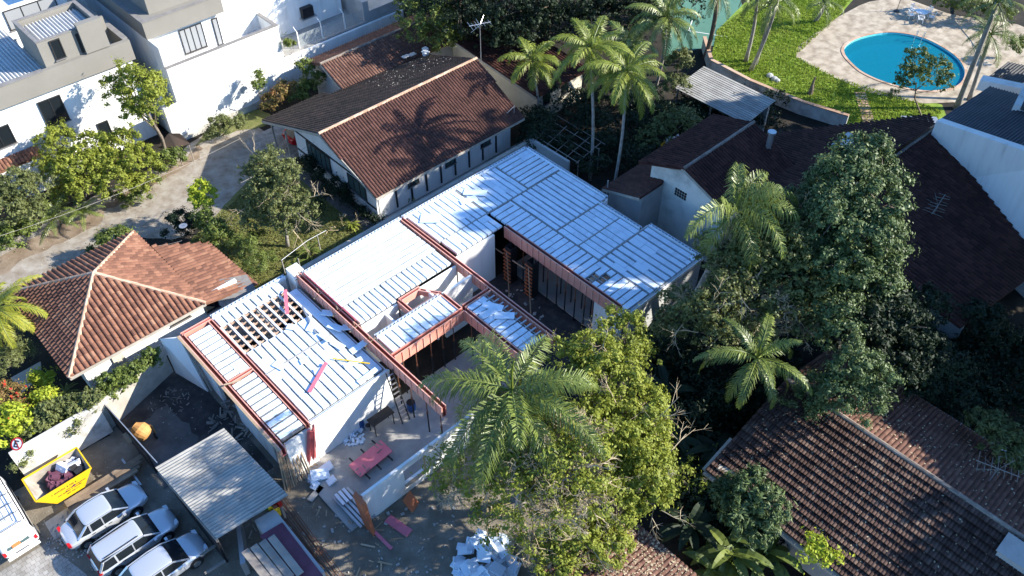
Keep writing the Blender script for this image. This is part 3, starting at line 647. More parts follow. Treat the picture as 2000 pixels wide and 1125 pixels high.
# ---- low blue-grey roof near pool wall
r = empty('pool_boundary_wall', P(1500,190,0), 'low stained white wall dividing the pool lawn from the shaded gardens', 'wall')
mb = MB(); wl = [P(1372,95,.0), P(1385,140,.0), P(1460,180,0), P(1560,222,0), P(1650,250,0)]
for p, q in zip(wl[:-1], wl[1:]): mb.bar(p+VZ*.6, q+VZ*.6, .22, 1.2)
mb.build('wall', M['wdirty'], r); mb = MB()
for p, q in zip(wl[:-1], wl[1:]): mb.bar(p+VZ*1.24, q+VZ*1.24, .34, .07)
mb.build('coping', M['ridge'], r)
mb = MB(); mb.bar(P(1760,238,.3), P(1830,240,.3), .9, .6); tag(mb.build('pool_bench_wall', M['galv']), 'low grey-green block at the edge of the pool lawn beside the white building', 'bench')

# ================================================================ WHITE HOUSES, TOP LEFT
h = empty('boundary_wall', L(22,-23), 'long stained white boundary wall running under the white houses', 'wall')
mb = MB(); mb.lb(10.6,34.5,-23.25,-23.0,.5,3.3); mb.build('wall', M['white'], h); mb = MB(); mb.lb(10.55,34.5,-23.3,-22.9,0,.62); mb.build('plinth', M['wdirty'], h)
h = empty('terraced_white_house', L(17,-28), 'white house with a roof terrace, sliding windows and a greige top storey', 'house')
mb = MB(); mb.lb(11.9,21.9,-23.6,-23.35,0,6.2); mb.lb(21.65,21.9,-33,-23.61,0,6.2); mb.lb(11.9,12.15,-40,-23.61,0,7.9)
mb.build('wall', M['white'], h)
mb = MB(); mb.lb(11.85,21.95,-23.64,-23.31,6.2,6.27); mb.lb(21.61,21.94,-29,-23.65,6.2,6.27); mb.build('coping', M['cap'], h)
mb = MB(); mb.lb(12.16,21.64,-40,-23.61,4.6,4.9); mb.build('terrace_floor', M['white'], h)
mb = MB(); mb.lb(12.16,18.2,-40,-25.9,4.91,7.9); mb.lb(18.21,30,-40,-26.2,3.42,11); mb.build('upper_wall', M['white'], h)
mb = MB(); mb.lb(11.85,18.5,-40,-25.3,7.9,9.3); mb.lb(12.9,18.4,-40,-26.2,9.3,12.5); mb.build('top_storey', M['beige'], h)
mb = MB(); mb.lb(11.8,18.55,-25.6,-25.25,9.3,9.36); mb.lb(11.8,12.2,-40,-25.61,9.3,9.36); mb.build('storey_coping', M['cap'], h)
window(h, L(15.6,-25.89,6.4), VA, VB, 2.0, 2.1, 4, pane='curtain'); window(h, L(17.75,-25.89,6.2), VA, VB, .5, 2.4, 1, pane='curtain')
mb = MB(); mb.lb(19.4,22.6,-40,-24.2,11.02,11.1)
# air conditioner on the terrace wall
r = empty('air_conditioner', L(26.2,-25.8,4.9), 'black outdoor air conditioning unit against the shaded white house wall', 'air conditioner')
mb = MB(); mb.lb(25.7,26.8,-26.18,-25.7,4.5,5.4); mb.build('case', M['black'], r); mb = MB(); mb.tube(L(26.1,-25.69,4.95), L(26.1,-25.65,4.95), .32, n=16); mb.build('fan_grille', M['steel'], r)
mb = MB(); mb.lb(25.5,27.0,-26.18,-25.6,4.4,4.49); mb.build('bracket', M['galv'], r)
# terrace deck right of the house with glass balustrade
h = empty('white_terrace', L(27,-25.5), 'shaded paved terrace on a white retaining base beside the white house', 'terrace')
mb = MB(); mb.lb(21.95,34.4,-27.6,-23.3,3.0,3.4); mb.build('deck', M['conc'], h)
mb = MB(); mb.lb(30.5,31.1,-27.5,-23.5,3.41,5.2); mb.lb(31.12,40,-27.5,-23.5,3.41,4.2); mb.build('dividing_wall', M['greyw'], h)
for a in (23.6, 26.0, 28.4): 
    mb = MB(); mb.lb(a-.04,a+.04,-23.55,-23.47,3.41,4.9); mb.tube(L(a,-23.5,4.9), L(a,-24.0,5.2), .035); mb.build('baluster_post', M['white'], h)
mb = MB(); mb.lb(23.7,30.4,-23.52,-23.50,3.5,4.6); o = mb.build('glass_panel', M['gglass'], h)
gm = mat('balustrade_glass', (.5,.55,.55), .08, 0, spec=.5); gm.node_tree.nodes['Principled BSDF'].inputs['Alpha'].default_value = .25; o.data.materials[0] = gm
h = empty('rear_white_building', L(34,-32), 'tall white building with dark window openings behind the terrace at the top', 'building')
mb = MB(); mb.lb(31,42,-40,-28,3,13); mb.build('wall', M['white'], h); window(h, L(35.2,-27.98,5), VA, VB, 2.6, 2.6, 3)
# left white house
h = empty('greige_band_house', L(5,-29), 'white house with a greige upper band and corrugated roof decks at the top left', 'house')
mb = MB(); mb.lb(-8,10.2,-25.5,-25.25,0,7.0); mb.lb(9.95,10.2,-40,-25.51,0,7.0); mb.build('wall', M['white'], h)
mb = MB(); mb.lb(-8,10.45,-25.3,-24.95,7.0,8.6); mb.lb(10.1,10.45,-40,-25.31,7.0,8.6); mb.build('parapet_band', M['beige'], h)
mb = MB(); mb.lb(-8,3.9,-25.34,-24.91,8.6,8.66); mb.lb(10.06,10.49,-30,-25.35,8.6,8.66); mb.build('coping', M['cap'], h)
mb = MB(); mb.lb(4.3,7.2,-25.55,-25.36,8.2,10.5); mb.lb(7.21,9.0,-25.55,-25.0,8.67,10.9); mb.lb(4.3,4.5,-29.5,-25.56,8.2,10.5); mb.lb(8.8,9.0,-29.5,-25.56,8.2,10.5); mb.lb(4.3,9.0,-29.7,-29.51,8.2,10.5); mb.lb(9.01,10.0,-28,-27.8,8.2,9.6)
mb.build('stair_block', M['beige'], h)
mb = MB(); mb.lb(4.26,9.04,-25.59,-25.32,10.5,10.56); mb.lb(4.26,4.54,-29.74,-25.6,10.5,10.56); mb.lb(8.76,9.04,-29.74,-25.6,10.5,10.56); mb.lb(4.55,8.75,-29.74,-29.47,10.5,10.56); mb.build('block_coping', M['cap'], h)
corr_roof('block_roof', h, L(4.6,-29.3,10.1), L(8.7,-29.3,10.1), L(4.6,-25.7,9.95), .27, M['sheetm'], rows=1, amp=.07)
corr_roof('deck_roof', h, L(-8,-36,8.35), L(4.2,-36,8.35), L(-8,-25.6,8.1), .27, M['sheetm'], rows=1, amp=.07)
window(h, L(5.5,-25.34,9.6), VA, VB, .75, 1.5, 1); window(h, L(3.5,-25.24,5.3), VA, VB, 1.7, 2.2, 2); window(h, L(-.6,-25.24,4.9), VA, VB, 1.8, 1.6, 2); window(h, L(6.4,-25.24,2.2), VA, VB, .9, 1.6, 1)
mb = MB(); mb.lb(7.22,8.4,-25.0,-24.93,8.7,10.4); 
# dark recess beside the stair block
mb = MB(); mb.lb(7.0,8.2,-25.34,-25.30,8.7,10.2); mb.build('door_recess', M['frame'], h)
roof_part(h, [([L(-3,-25.2,3.3), L(1.4,-25.2,3.3), L(1.4,-24.3,2.9), L(-3,-24.3,2.9)], VB)], M['terra'], None, name='canopy_roof', pitch=.25)
mb = MB(); mb.lb(-3,1.4,-24.5,-24.35,0,2.8); mb.build('porch_wall', M['white'], h)
h = empty('rear_pergola_house', L(6,-36), 'white and black framed rooftop terrace beyond the corrugated roof at the top edge', 'house')
mb = MB(); mb.lb(3.5,10,-44,-33.5,0,7.6); mb.lb(4.0,9.5,-34,-33.8,7.6,9.8); mb.build('wall', M['white'], h); window(h, L(6.7,-33.78,8.8), VA, VB, 4.0, 1.6, 3, pane='curtain')
h = empty('alley_wall', L(11,-30), 'tall bluish white wall in the alley between the two white houses', 'wall')
mb = MB(); mb.lb(11.0,11.2,-42,-24.2,0,5.0); mb.build('wall', M['white'], h)
# ================================================================ UNFINISHED HOUSE
H1, H2 = 3.6, 4.1
uh = empty('unfinished_house', L(14, 8), 'unfinished single storey house with white foam and joist slabs awaiting concrete', 'house under construction')
def foam_field(a0, a1, b0, b1, z, along='b', pitch=.5, gap=.115, th=.16, seglen=1.0, skip=None, jitter=.006, name='foam_infill'):
    "rows of foam blocks between precast joists"
    mb = MB(); jb = MB()
    A0, A1, B0_, B1_ = (a0, a1, b0, b1) if along == 'b' else (b0, b1, a0, a1)   # A across the rows, B along them
    n = max(1, round((A1-A0)/pitch)); p = (A1-A0)/n
    for i in range(n):
        x0 = A0+i*p+gap/2; x1 = A0+(i+1)*p-gap/2; y = B0_+random.uniform(0, .3)*0; ph = random.uniform(.4, 1)*seglen
        ys = [B0_]
        t = B0_+ph
        while t < B1_-.15: ys.append(t); t += seglen
        ys.append(B1_)
        for y0, y1 in zip(ys[:-1], ys[1:]):
            if skip and skip((x0+x1)/2, (y0+y1)/2): continue
            zz = z+random.uniform(-jitter, jitter); e = .004+random.uniform(0, .012)
            xx0 = x0+random.uniform(-.012, .012); xx1 = x1+random.uniform(-.012, .012)
            if random.random() < .05: xx1 += gap*.9
            if along == 'b': mb.lb(xx0, xx1, y0+e, y1-e, zz-th, zz)
            else: mb.lb(y0+e, y1-e, xx0, xx1, zz-th, zz)
        if along == 'b': jb.lb(x1+.004, x1+gap-.004, B0_, B1_, z-.17, z-.13+random.uniform(-.01,.01))
        else: jb.lb(B0_, B1_, x1+.004, x1+gap-.004, z-.17, z-.045)
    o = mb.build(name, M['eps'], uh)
    jb.build('joists', M['epsgap'], o)
    ub = MB(); ub.lb(a0+.01, a1-.01, b0+.01, b1-.01, z-.2, z-.165)
    if not skip: ub.build('joist_soffit', M['epsgap'], o)
    return o
def form_beam(p, q, z, ht=.72, w=.3, side=None, battens=1, name='formwork_beam', hot=False, pitchb=.52):
    "timber beam mould: two boards, a bottom board, reinforcement cage, outside battens"
    p = Vector((p.x,p.y,z)); q = Vector((q.x,q.y,z)); d = (q-p).normalized(); s = d.cross(VZ).normalized(); Ln = (q-p).length; c = (p+q)/2
    mb = MB()
    for k in (-1, 1): mb.ob(c+s*k*(w/2+.015)-VZ*ht/2, d*Ln/2, s*.015, VZ*ht/2)
    o = mb.build(name, M['pink'], uh)
    mb = MB(); mb.ob(c-VZ*(ht-.03), d*(Ln/2-.01), s*(w/2-.002), VZ*.02)
    for k in (-1, 1): mb.ob(c+s*k*(w/2-.006)-VZ*(ht/2-.01), d*(Ln/2-.01), s*.004, VZ*(ht/2-.03))
    mb.build('mould_lining', M['red'], o)
    mb = MB(); n = int(Ln/pitchb)
    for i in range(n+1):
        e = p+d*(.05+(Ln-.1)*i/n)
        for k in (-1, 1):
            if battens == 0: continue
            mb.ob(e+s*k*(w/2+.055)-VZ*(ht/2-.02), d*.035, s*.022, VZ*(ht/2-.01))
    for k in (-1, 1): mb.ob(c+s*k*(w/2+.03)+VZ*.012, d*Ln/2, s*.028, VZ*.012)
    mb.build('battens', M['batten'], o)
    mb = MB()
    for k in (-1, 1): 
        for zz in (-.06, -ht+.12): mb.tube(p+s*k*(w/2-.06)+VZ*zz, q+s*k*(w/2-.06)+VZ*zz, .012, n=4)
    m_ = int(Ln/.2)
    for i in range(m_): e = p+d*(Ln*i/m_+.05); mb.bar(e+s*(w/2-.06)-VZ*.055, e-s*(w/2-.06)-VZ*.055, .012, .012)
    mb.build('rebar_cage', M['rust'], o)
    return o
def lattice(p, q, z, n=None, ht=.26, sp=.26, wd=.13, name='lattice_edging'):
    "row of small foam teeth and stirrups standing along a slab edge"
    p = Vector((p.x,p.y,z)); q = Vector((q.x,q.y,z)); d = (q-p).normalized(); s = d.cross(VZ); Ln = (q-p).length; mb = MB(); rb = MB()
    mb.ob((p+q)/2-VZ*.06+s*.12, d*Ln/2, s*.03, VZ*.10+VZ*.05); mb.ob((p+q)/2-VZ*.06-s*.12, d*Ln/2, s*.03, VZ*.09)
    k = int(Ln/sp)
    for i in range(k):
        e = p+d*((i+.5)*Ln/k); mb.ob(e-VZ*.02, d*wd*.3, s*.088, VZ*.05)
        rb.bar(e+d*.1-VZ*.05, e+d*.1+VZ*.16+s*.05, .018, .018); 
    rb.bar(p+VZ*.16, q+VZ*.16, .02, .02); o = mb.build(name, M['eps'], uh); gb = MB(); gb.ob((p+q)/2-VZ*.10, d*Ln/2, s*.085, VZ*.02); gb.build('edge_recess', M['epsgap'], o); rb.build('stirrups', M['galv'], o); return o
# --- fields
foam_field(.22, 1.62, .3, 4.85, H1, 'a', .5, gap=.13); foam_field(.22, 1.62, 5.25, 10.3, H1, 'a', .5, gap=.16)
foam_field(2.0, 6.45, .15, .95, H1, 'b', .5, name='foam_infill'); foam_field(2.0, 6.45, 3.8, 10.1, H1, 'b', .5)
foam_field(6.5, 7.15, 1.2, 10.0, H1-.12, 'b', .62, name='foam_infill', seglen=2.2)
# open bay: bare joists with foam spreaders over the dark room
ob = MB(); tb = MB()
for i in range(10):
    a = 2.0+i*.495; ob.lb(a-.06, a+.06, .95, 3.8, H1-.17, H1-.05)
for j in range(6):
    b = 1.05+j*.5
    for i in range(9):
        a = 2.0+i*.495; 
        if random.random() < .93: tb.lb(a+.06, a+.435, b-.035, b+.035, H1-.20, H1-.10); tb.lb(a+.07, a+.17, b-.10, b+.10, H1-.09, H1-.06)
o = ob.build('bare_joists', M['wplas'], uh); tb.build('cross_battens', M['ridge'], o)
foam_field(7.95, 15.25, 1.15, 5.0, H2, 'a', .5, gap=.1); foam_field(7.95, 10.7, 5.05, 6.8, H2, 'b', .42)
foam_field(10.75, 15.25, 5.05, 6.55, H2, 'b', .42)
foam_field(8.0, 12.95, 8.45, 9.9, H2, 'b', .5)
foam_field(13.4, 14.75, 10.1, 15.0, H2, 'a', .5, gap=.1)
foam_field(15.9, 20.1, 1.2, 4.5, H2, 'b', .45); foam_field(16.0, 20.0, 4.6, 6.15, H2, 'b', .45)
foam_field(20.2, 23.9, 1.2, 4.5, H2, 'b', .45); foam_field(24.0, 27.0, 1.2, 4.5, H2, 'a', .45)
foam_field(20.25, 22.1, 4.65, 16.9, H2, 'a', .5, gap=.1, skip=lambda x, y: 13.35 < x < 14.3 and y < 21.4 and y > 20.6)
foam_field(22.2, 27.0, 4.65, 8.9, H2, 'b', .5, gap=.14); foam_field(22.2, 26.2, 9.05, 10.9, H2, 'b', .5, gap=.1); foam_field(22.2, 26.2, 11.0, 12.7, H2, 'b', .5, gap=.1)
foam_field(22.2, 26.9, 12.85, 16.9, H2, 'b', .5, gap=.16)
# open joists of the small roof
mb = MB()
for i in range(13): b = 10.1+i*.4; mb.lb(13.5, 15.3, b-.05, b+.05, H2-.16, H2-.03)
for a in (15.0, 14.85): mb.lb(a-.03, a+.03, 10.0, 15.0, H2-.26, H2-.17)
mb.build('bare_joists', M['galv'], uh)
# seams between fields
mb = MB()
for a0, a1, b0, b1, z in ((2,6.4,5.9,6.0,H1+.02),(15.9,26.9,4.52,4.6,H2-.03),(20.12,20.18,1.2,4.5,H2-.03),(22.12,22.18,4.65,16.9,H2-.02),(23.92,23.98,1.2,4.5,H2-.02),(22.2,26.9,8.93,9.02,H2-.02),(22.2,26.2,10.92,10.98,H2-.02),(22.2,26.9,12.73,12.82,H2-.02),(8,15.2,5.0,5.04,H2-.03)):
    mb.lb(a0, a1, b0, b1, z-.06, z)
mb.build('rebar_seam', M['joist'], uh)
# --- formwork
form_beam(L(-.02,.0), L(-.02,10.9), H1+.06, .62, .18); form_beam(L(1.8,.0), L(1.8,10.4), H1+.0, .4, .16, battens=0)
form_beam(L(.2,5.05), L(1.65,5.05), H1+.03, .4, .14, battens=0); form_beam(L(.0,-.02), L(1.9,-.02), H1+.06, .5, .14, battens=0)
form_beam(L(7.6,.9), L(7.6,14.9), H2+.08, .85, .2); form_beam(L(15.55,1.0), L(15.55,15.4), H2+.05, .75, .18)
form_beam(L(7.85,10.12), L(13.1,10.12), H2+.02, .85, .2); form_beam(L(13.2,10.25), L(13.2,15.3), H2+.02, .85, .18)
form_beam(L(20.15,6.3), L(20.15,16.4), H2-.02, .95, .2); form_beam(L(13.3,9.95), L(15.4,9.95), H2+.02, .6, .18)
form_beam(L(13.0,8.3), L(13.0,10.0), H2+.04, .6, .18); form_beam(L(10.8,6.95), L(12.4,6.95), H2+.04, .5, .16, battens=0); form_beam(L(10.75,6.95), L(10.75,8.2), H2+.04, .5, .16, battens=0)
form_beam(L(12.9,8.25), L(10.7,8.25), H2+.06, .4, .16, battens=0); form_beam(L(12.2,6.95), L(13.0,8.2), H2+.0, .4, .12, battens=0)
mb = MB()
for p_ in ((7.62,1.1),(7.6,3.2),(7.6,5.2),(7.6,6.9),(7.6,8.4)): mb.bar(L(p_[0],p_[1]-.1,H2+.1), L(p_[0]-.1,p_[1],H2+.55), .05, .03); mb.bar(L(p_[0]-.45,p_[1],H2-.1), L(p_[0]+.3,p_[1]+.05,H2+.14), .05, .04)
mb.build('brace_board', M['wood'], uh)
mb = MB(); mb.bar(L(7.84,1.2,H2+.2), L(7.84,6.6,H2+.2), .03, .14); mb.build('red_edge_board', M['hotpink'], uh)
# --- lattice edges
lattice(L(2.0,-.12), L(7.1,-.12), H1+.03); lattice(L(7.9,.98), L(15.5,.98), H2+.03); lattice(L(15.7,1.0), L(27.1,1.0), H2+.03)
lattice(L(27.15,1.1), L(27.15,8.9), H2+.03); lattice(L(26.4,9.0), L(26.4,12.6), H2+.03); lattice(L(27.1,12.8), L(27.1,16.9), H2+.03)
lattice(L(8.0,8.3), L(12.8,8.3), H2+.05)
# --- walls
def hw(name, *boxes, m='white'):
    for bx in boxes: mb = MB(); mb.lb(*bx); mb.build(name, M[m], uh)
hw('front_wall', (1.95,7.3,10.15,10.35,.12,H1-.17), (1.95,7.3,10.36,10.42,H1-.25,H1-.02)); hw('side_wall', (7.12,7.3,1.2,10.14,.12,H1-.3)); hw('rear_wall', (.1,7.1,-.25,-.05,0,H1-.2), (7.3,27.2,.75,.93,0,H2-.2))
hw('porch_wall', (.1,.28,-.04,3.0,0,3.2), (.1,.28,5,9,0,2.6), (.3,1.9,10.3,10.45,0,3.2))
hw('terrace_wall', (7.95,10.6,6.86,7.0,.12,H2-.17)); hw('light_well_wall', (13.05,15.35,8.2,8.36,.12,H2+.02), (12.5,12.64,7.05,8.15,.12,H2+.0), (10.85,15.35,6.72,6.85,.12,H2-.2)); hw('bay_wall', (9.6,9.75,7.02,8.1,.12,H2-.3))
hw('courtyard_wall', (15.85,19.1,6.2,6.36,.02,H2-.17)); hw('end_wall', (19.9,20.3,16.45,16.6,.02,H2-.2),(20.1,20.3,14.4,16.44,.02,3.1),); hw('dark_end_wall', (20.31,27.1,16.95,17.12,0,H2-.02), m='greyw'); hw('inner_wall', (22.4,22.6,6.4,16.9,.14,H2-.25))  # grey plaster on the front end wall stands in for shade on white
hw('outer_wall', (27.05,27.2,.94,9.0,0,H2-.1),(26.35,27.04,8.95,9.1,0,H2-.1),(26.35,26.5,9.11,12.6,0,H2-.1),(26.35,27.04,12.62,12.76,0,H2-.1),(27.0,27.15,12.77,16.94,0,H2-.1)); hw('slab_edge', (20.1,27.15,17.13,17.17,H2-.25,H2-.0))
for b in (8.0, 11.2): window(uh, L(22.39,b,2), VB, -VA, 1.5, 1.2, 2)
# interior floor darkness under slabs: simple partition walls
hw('partition_wall', (4.3,4.42,.1,10.1,.12,H1-.3), (2.0,7.0,4.9,5.0,.12,H1-.3), (11,11.15,1,6.7,.12,H2-.3), m='greyw')
hw('stud_parapet', (7.3,8.1,-.1,.75,2.2,4.15), m='white')
# ---- steel props
pr = empty('steel_prop', L(20.15,8,0), 'slender dark steel prop holding up the pink formwork of the unfinished house', 'steel prop', 'steel props under the formwork beams')
mb = MB(); mb.tube(L(20.15,8,.02), L(20.15,8,1.9), .045, n=6); mb.build('outer_tube', M['steel'], pr)
mb = MB(); mb.tube(L(20.15,8,1.9), L(20.15,8,3.14), .03, n=6); mb.tube(L(20.15,8,1.82), L(20.15,8,1.95), .065, n=6); mb.build('inner_tube', M['rust'], pr)
mb = MB(); mb.ob(L(20.15,8,.03), VA*.09, VB*.09, VZ*.01); mb.ob(L(20.15,8,3.15), VA*.08, VB*.08, VZ*.01); mb.build('end_plates', M['steel'], pr)
spots = [(20.15,b) for b in (9.2,10.3,11.1,11.9,12.8,13.6,14.3)]+[(21.1,b) for b in (9.0,10.6,11.6,12.5,13.4,14.2)]+[(13.25,b) for b in (10.6,11.5,12.4,13.3,14.2,15.0)]+[(14.3,b) for b in (11,12.4,13.8)]+[(a,10.1) for a in (8.4,9.4,10.5,11.4,12.2)]+[(10,9.2),(12,9.3)]+[(7.6,b) for b in (10.6,11.8,13.2,14.5)]
rows = {20.15: 'under the front of the long courtyard beam', 21.1: 'in the back row behind the long courtyard beam', 13.25: 'under the pink beam facing the patio palm', 14.3: 'inside the small slab with open joists', 7.6: 'under the free end of the longest pink beam'}
cnt = {}; ordn = ['first','second','third','fourth','fifth','sixth','seventh','eighth']
pr['label'] = 'steel prop nearest the inner corner '+rows[20.15]
for a, b in spots:
    key = rows.get(a, 'under the pink beam along the small roof over the patio' if b > 10 else 'deeper beneath the small roof over the patio'); cnt[key] = cnt.get(key, 0)+1
    c = copy_tree(pr); c['label'] = 'steel prop, %s %s' % (ordn[cnt[key]-1], key); c.location = L(a+random.uniform(-.08,.08), b, .06 if a > 20 or b < 15 else 0)
# ---- timber column moulds in the courtyard
def column_mould(a, b, label):
    r = empty('column_mould', L(a,b,0), label, 'column mould'); mb = MB()
    for k in range(9): mb.lb(a-.35,a+.35,b-.34,b-.28,.25+k*.33,.33+k*.33); mb.lb(a-.41,a-.35,b-.34,b+.34,.25+k*.33,.33+k*.33)
    mb.build('clamp_battens', M['orange'], r); mb = MB(); mb.lb(a-.3,a-.26,b-.26,b+.26,.02,3.2); mb.lb(a-.25,a+.3,b-.27,b-.23,.02,3.2); mb.lb(a-.25,a+.3,b+.23,b+.27,.02,3.2); mb.build('boards', M['steel'], r)
    mb = MB(); mb.bar(L(a-.5,b+.1,3.0), L(a-1.3,b+1.2,.05), .06, .08); mb.bar(L(a-.45,b-.3,2.6), L(a-.5,b-1.4,2.6), .05, .08); mb.build('raking_shore', M['wood'], r)
column_mould(19.7, 7.3, 'timber column mould with ladder-like clamps in the inner corner of the dark courtyard'); column_mould(19.75, 9.3, 'timber column mould with a raking shore halfway along the dark courtyard')
# ---- loose sheets and boards on the slabs
def loose(name, c, ln, wd, th, ang, m, label, cat, tilt=0, group=None):
    d = VA*math.cos(ang)+VB*math.sin(ang); s = d.cross(VZ); d2 = (d+VZ*tilt).normalized(); mb = MB()
    mb.ob(c+VZ*(th/2+.012+abs(tilt)*ln/2), d2*ln/2, s*wd/2, d2.cross(s).normalized()*th/2); return mb.build(name, M[m], label=label, cat=cat, group=group)
fs = [((672,590),1.5,.5,.3,.04),((655,640),1.3,.5,1.2,.05),((690,710),1.5,.4,.2,.06),((640,612),1.0,.5,.9,.02),((608,640),.9,.5,-.5,.10),((635,660),1.3,.45,1.5,.16),((625,725),.9,.5,.4,.1),((570,640),.8,.5,1.0,.06),((545,715),1.0,.5,1.3,.03),((700,680),1.4,.5,.05,.12),((660,675),1.2,.5,1.4,.05),((680,640),.9,.5,.7,.02),((595,705),.7,.45,.2,.1),((718,735),1.8,.35,-.05,.03)]
FL = ['foam sheet crossing the seam near the top of the foam litter','long foam sheet just below the seam','foam sheet nearest the front right corner, lying level','foam sheet highest on the slab by the recess','foam sheet propped steeply beside the open joists','tall tilted foam sheet casting a long shadow in the slab middle','foam sheet right of the slanting pink board','small foam sheet next to the seam left of centre','foam sheet farthest left on the slab','broad tilted foam sheet near the ladder','foam sheet beside the yellow batten','flat foam sheet between seam and recess','small foam sheet left of the pink board foot','long narrow foam sheet along the front edge by the ladder']
for k_, ((px, py), ln, wd, ang, tl) in enumerate(fs):
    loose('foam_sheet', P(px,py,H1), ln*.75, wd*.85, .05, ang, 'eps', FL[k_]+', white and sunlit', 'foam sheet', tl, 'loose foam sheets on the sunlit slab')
FM = ['foam sheet on the sunlit patch near the pink seam beam','foam sheet upper one of the pair on the blue slab','foam sheet lower one of the pair on the blue slab','uppermost loose foam sheet on the small slab with open joists','lowest loose foam sheet on the small slab with open joists','leftmost loose foam sheet on the small slab with open joists']
for k_, ((px, py), ln, wd, ang) in enumerate((((840,428),1.3,.9,.8),((928,378),1.6,.6,.9),((915,392),1.2,.5,.3),((962,600),1.3,.5,1.1),((985,618),1.2,.5,.8),((955,612),1.1,.5,.2))):
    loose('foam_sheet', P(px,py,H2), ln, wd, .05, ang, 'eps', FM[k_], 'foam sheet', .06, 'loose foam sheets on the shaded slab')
def board(p, q, w, m, label, cat='board', th=.04, name='timber_board'):
    mb = MB(); mb.bar(p, q, w, th); return tag(mb.build(name, M[m]), label, cat)
board(P(557,566,H1+.12), P(561,613,H1+.12), .22, 'hotpink', 'pink board lying across the open grid of bare joists'); board(P(637,708,H1+.15), P(604,766,H1+.1), .22, 'hotpink', 'long pink board lying slantwise on the sunlit foam slab')
board(P(590,598,H1+.08), P(618,652,H1+.06), .1, 'galv', 'thin grey plank running from the bare joists onto the foam slab', 'plank')
board(L(-.24,.0,H1+.08), L(-.24,10.9,H1+.08), .14, 'wood', 'long raw timber running along the outer left edge of the slab', 'timber'); board(P(437,752,H1+.25), P(462,748,H1+.2)+VA*.3, .1, 'wood', 'short raw plank laid over the outer edge mould of the left slab', 'plank')
board(P(650,700,H1+.1), P(722,710,H1+.1), .07, 'yellow', 'thin yellow batten lying near the front right corner of the slab', 'batten')
# loose opening in blue slab
mb = MB()
for i in range(3): mb.lb(20.5+i*.35, 20.55+i*.35, 13.3, 14.3, H2-.12, H2-.06)
mb.build('opening_battens', M['galv'], uh)
# ---- step ladder against front wall
r = empty('ladder', P(757,795,.12), 'aluminium ladder leaning on the white front wall by the pink beam', 'ladder')
mb = MB(); t_ = L(7.15,10.6,3.7); b_ = L(7.1,11.7,.12); dn = (t_-b_)
for s_ in (-.22,.22): mb.bar(b_+VA*s_*1.15, t_+VA*s_, .05, .07)
mb.build('rails', M['steel'], r)
mb = MB()
for i in range(11): c = b_+dn*(i+.7)/11.5; mb.bar(c-VA*.22, c+VA*.22, .08, .03)
mb.build('rungs', M['alu'], r)
# trestle
r = empty('trestle', L(6.0,11.0,.12), 'low dark steel trestle beside the ladder against the white wall', 'trestle'); mb = MB()
for a in (5.2,6.5):
    for b in (10.8,11.35): mb.bar(L(a,b,.12), L(a,b,1.15), .05, .05)
mb.build('leg', M['steel'], r); mb = MB(); mb.lb(5.1,6.6,10.75,11.4,1.152,1.2); mb.build('top', M['steel'], r)
def bucket(p, label, m='blue', rr=.28, hh=.7):
    r = empty('bucket' if hh < .6 else 'barrel', p, label, 'barrel' if hh >= .6 else 'bucket'); mb = MB(); mb.lathe(p, [(rr*.85,0),(rr,hh*.3),(rr,hh*.8),(rr*.9,hh)], 14); mb.build('body', M[m], r)
    mb = MB(); mb.lathe(p, [(rr*.92,hh+.002),(rr*.92,hh+.03)], 14); mb.build('rim', M['steel'], r)
bucket(P(704,832,.12), 'dark blue barrel standing by the front wall near the rubble heap'); bucket(P(804,800,.12), 'blue barrel beneath the end of the long pink beam'); bucket(P(720,838,.12), 'small steel bucket beside the dark blue barrel', 'galv', .17, .35)
# broom, cement mixer etc
def heap(name, c, rad, n, size, m, label, cat, flat=1.0, seed=1, hgt=.4, asp=.35):
    rn = random.Random(seed); mb = MB()
    for i in range(n):
        t = rn.uniform(0, 6.28); d = rad*math.sqrt(rn.random()); z = hgt*(1-d/rad)*rn.random(); s = size*rn.uniform(.5, 1.3)
        u = Vector((rn.gauss(0,1), rn.gauss(0,1), rn.gauss(0,.4))).normalized(); v = u.cross(Vector((rn.gauss(0,.3), rn.gauss(0,.3), 1))).normalized(); w_ = u.cross(v)
        mb.ob(Vector(c)+Vector((d*math.cos(t), d*math.sin(t), z+s*.2*min(1,asp*2))), u*s*.5, v*s*asp*rn.uniform(.5,1.2), w_*s*min(.18,asp*.4)*flat)
    return tag(mb.build(name, M[m]), label, cat)
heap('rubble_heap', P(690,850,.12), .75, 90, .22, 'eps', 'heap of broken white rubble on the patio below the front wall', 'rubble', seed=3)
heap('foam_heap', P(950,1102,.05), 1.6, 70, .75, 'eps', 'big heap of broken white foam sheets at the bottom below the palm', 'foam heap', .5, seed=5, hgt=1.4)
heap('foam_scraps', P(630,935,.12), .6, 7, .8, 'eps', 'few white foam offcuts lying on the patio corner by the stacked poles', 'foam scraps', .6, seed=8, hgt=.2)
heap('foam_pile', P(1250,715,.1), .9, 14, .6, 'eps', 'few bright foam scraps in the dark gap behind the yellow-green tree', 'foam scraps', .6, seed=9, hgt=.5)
heap('debris', L(17.6,9.4,.03), 2.2, 60, .22, 'conc', 'scattered pale debris over the dark courtyard earth', 'debris', seed=12, hgt=.08)
heap('courtyard_bags', L(18.4,15.6,.03), .9, 12, .7, 'conc', 'pale torn bags and offcuts at the far end of the dark courtyard', 'debris', seed=13, hgt=.3)
heap('yard_debris', P(470,820,.02), 1.8, 60, .5, 'owood', 'timber offcuts and junk in the dark yard behind the corrugated shelter', 'debris', 1, seed=14, hgt=.3, asp=.12)
heap('ground_litter', P(720,1060,.02), 5, 150, .16, 'conc', 'scattered stones and litter over the sandy ground at the bottom', 'litter', seed=15, hgt=.02)
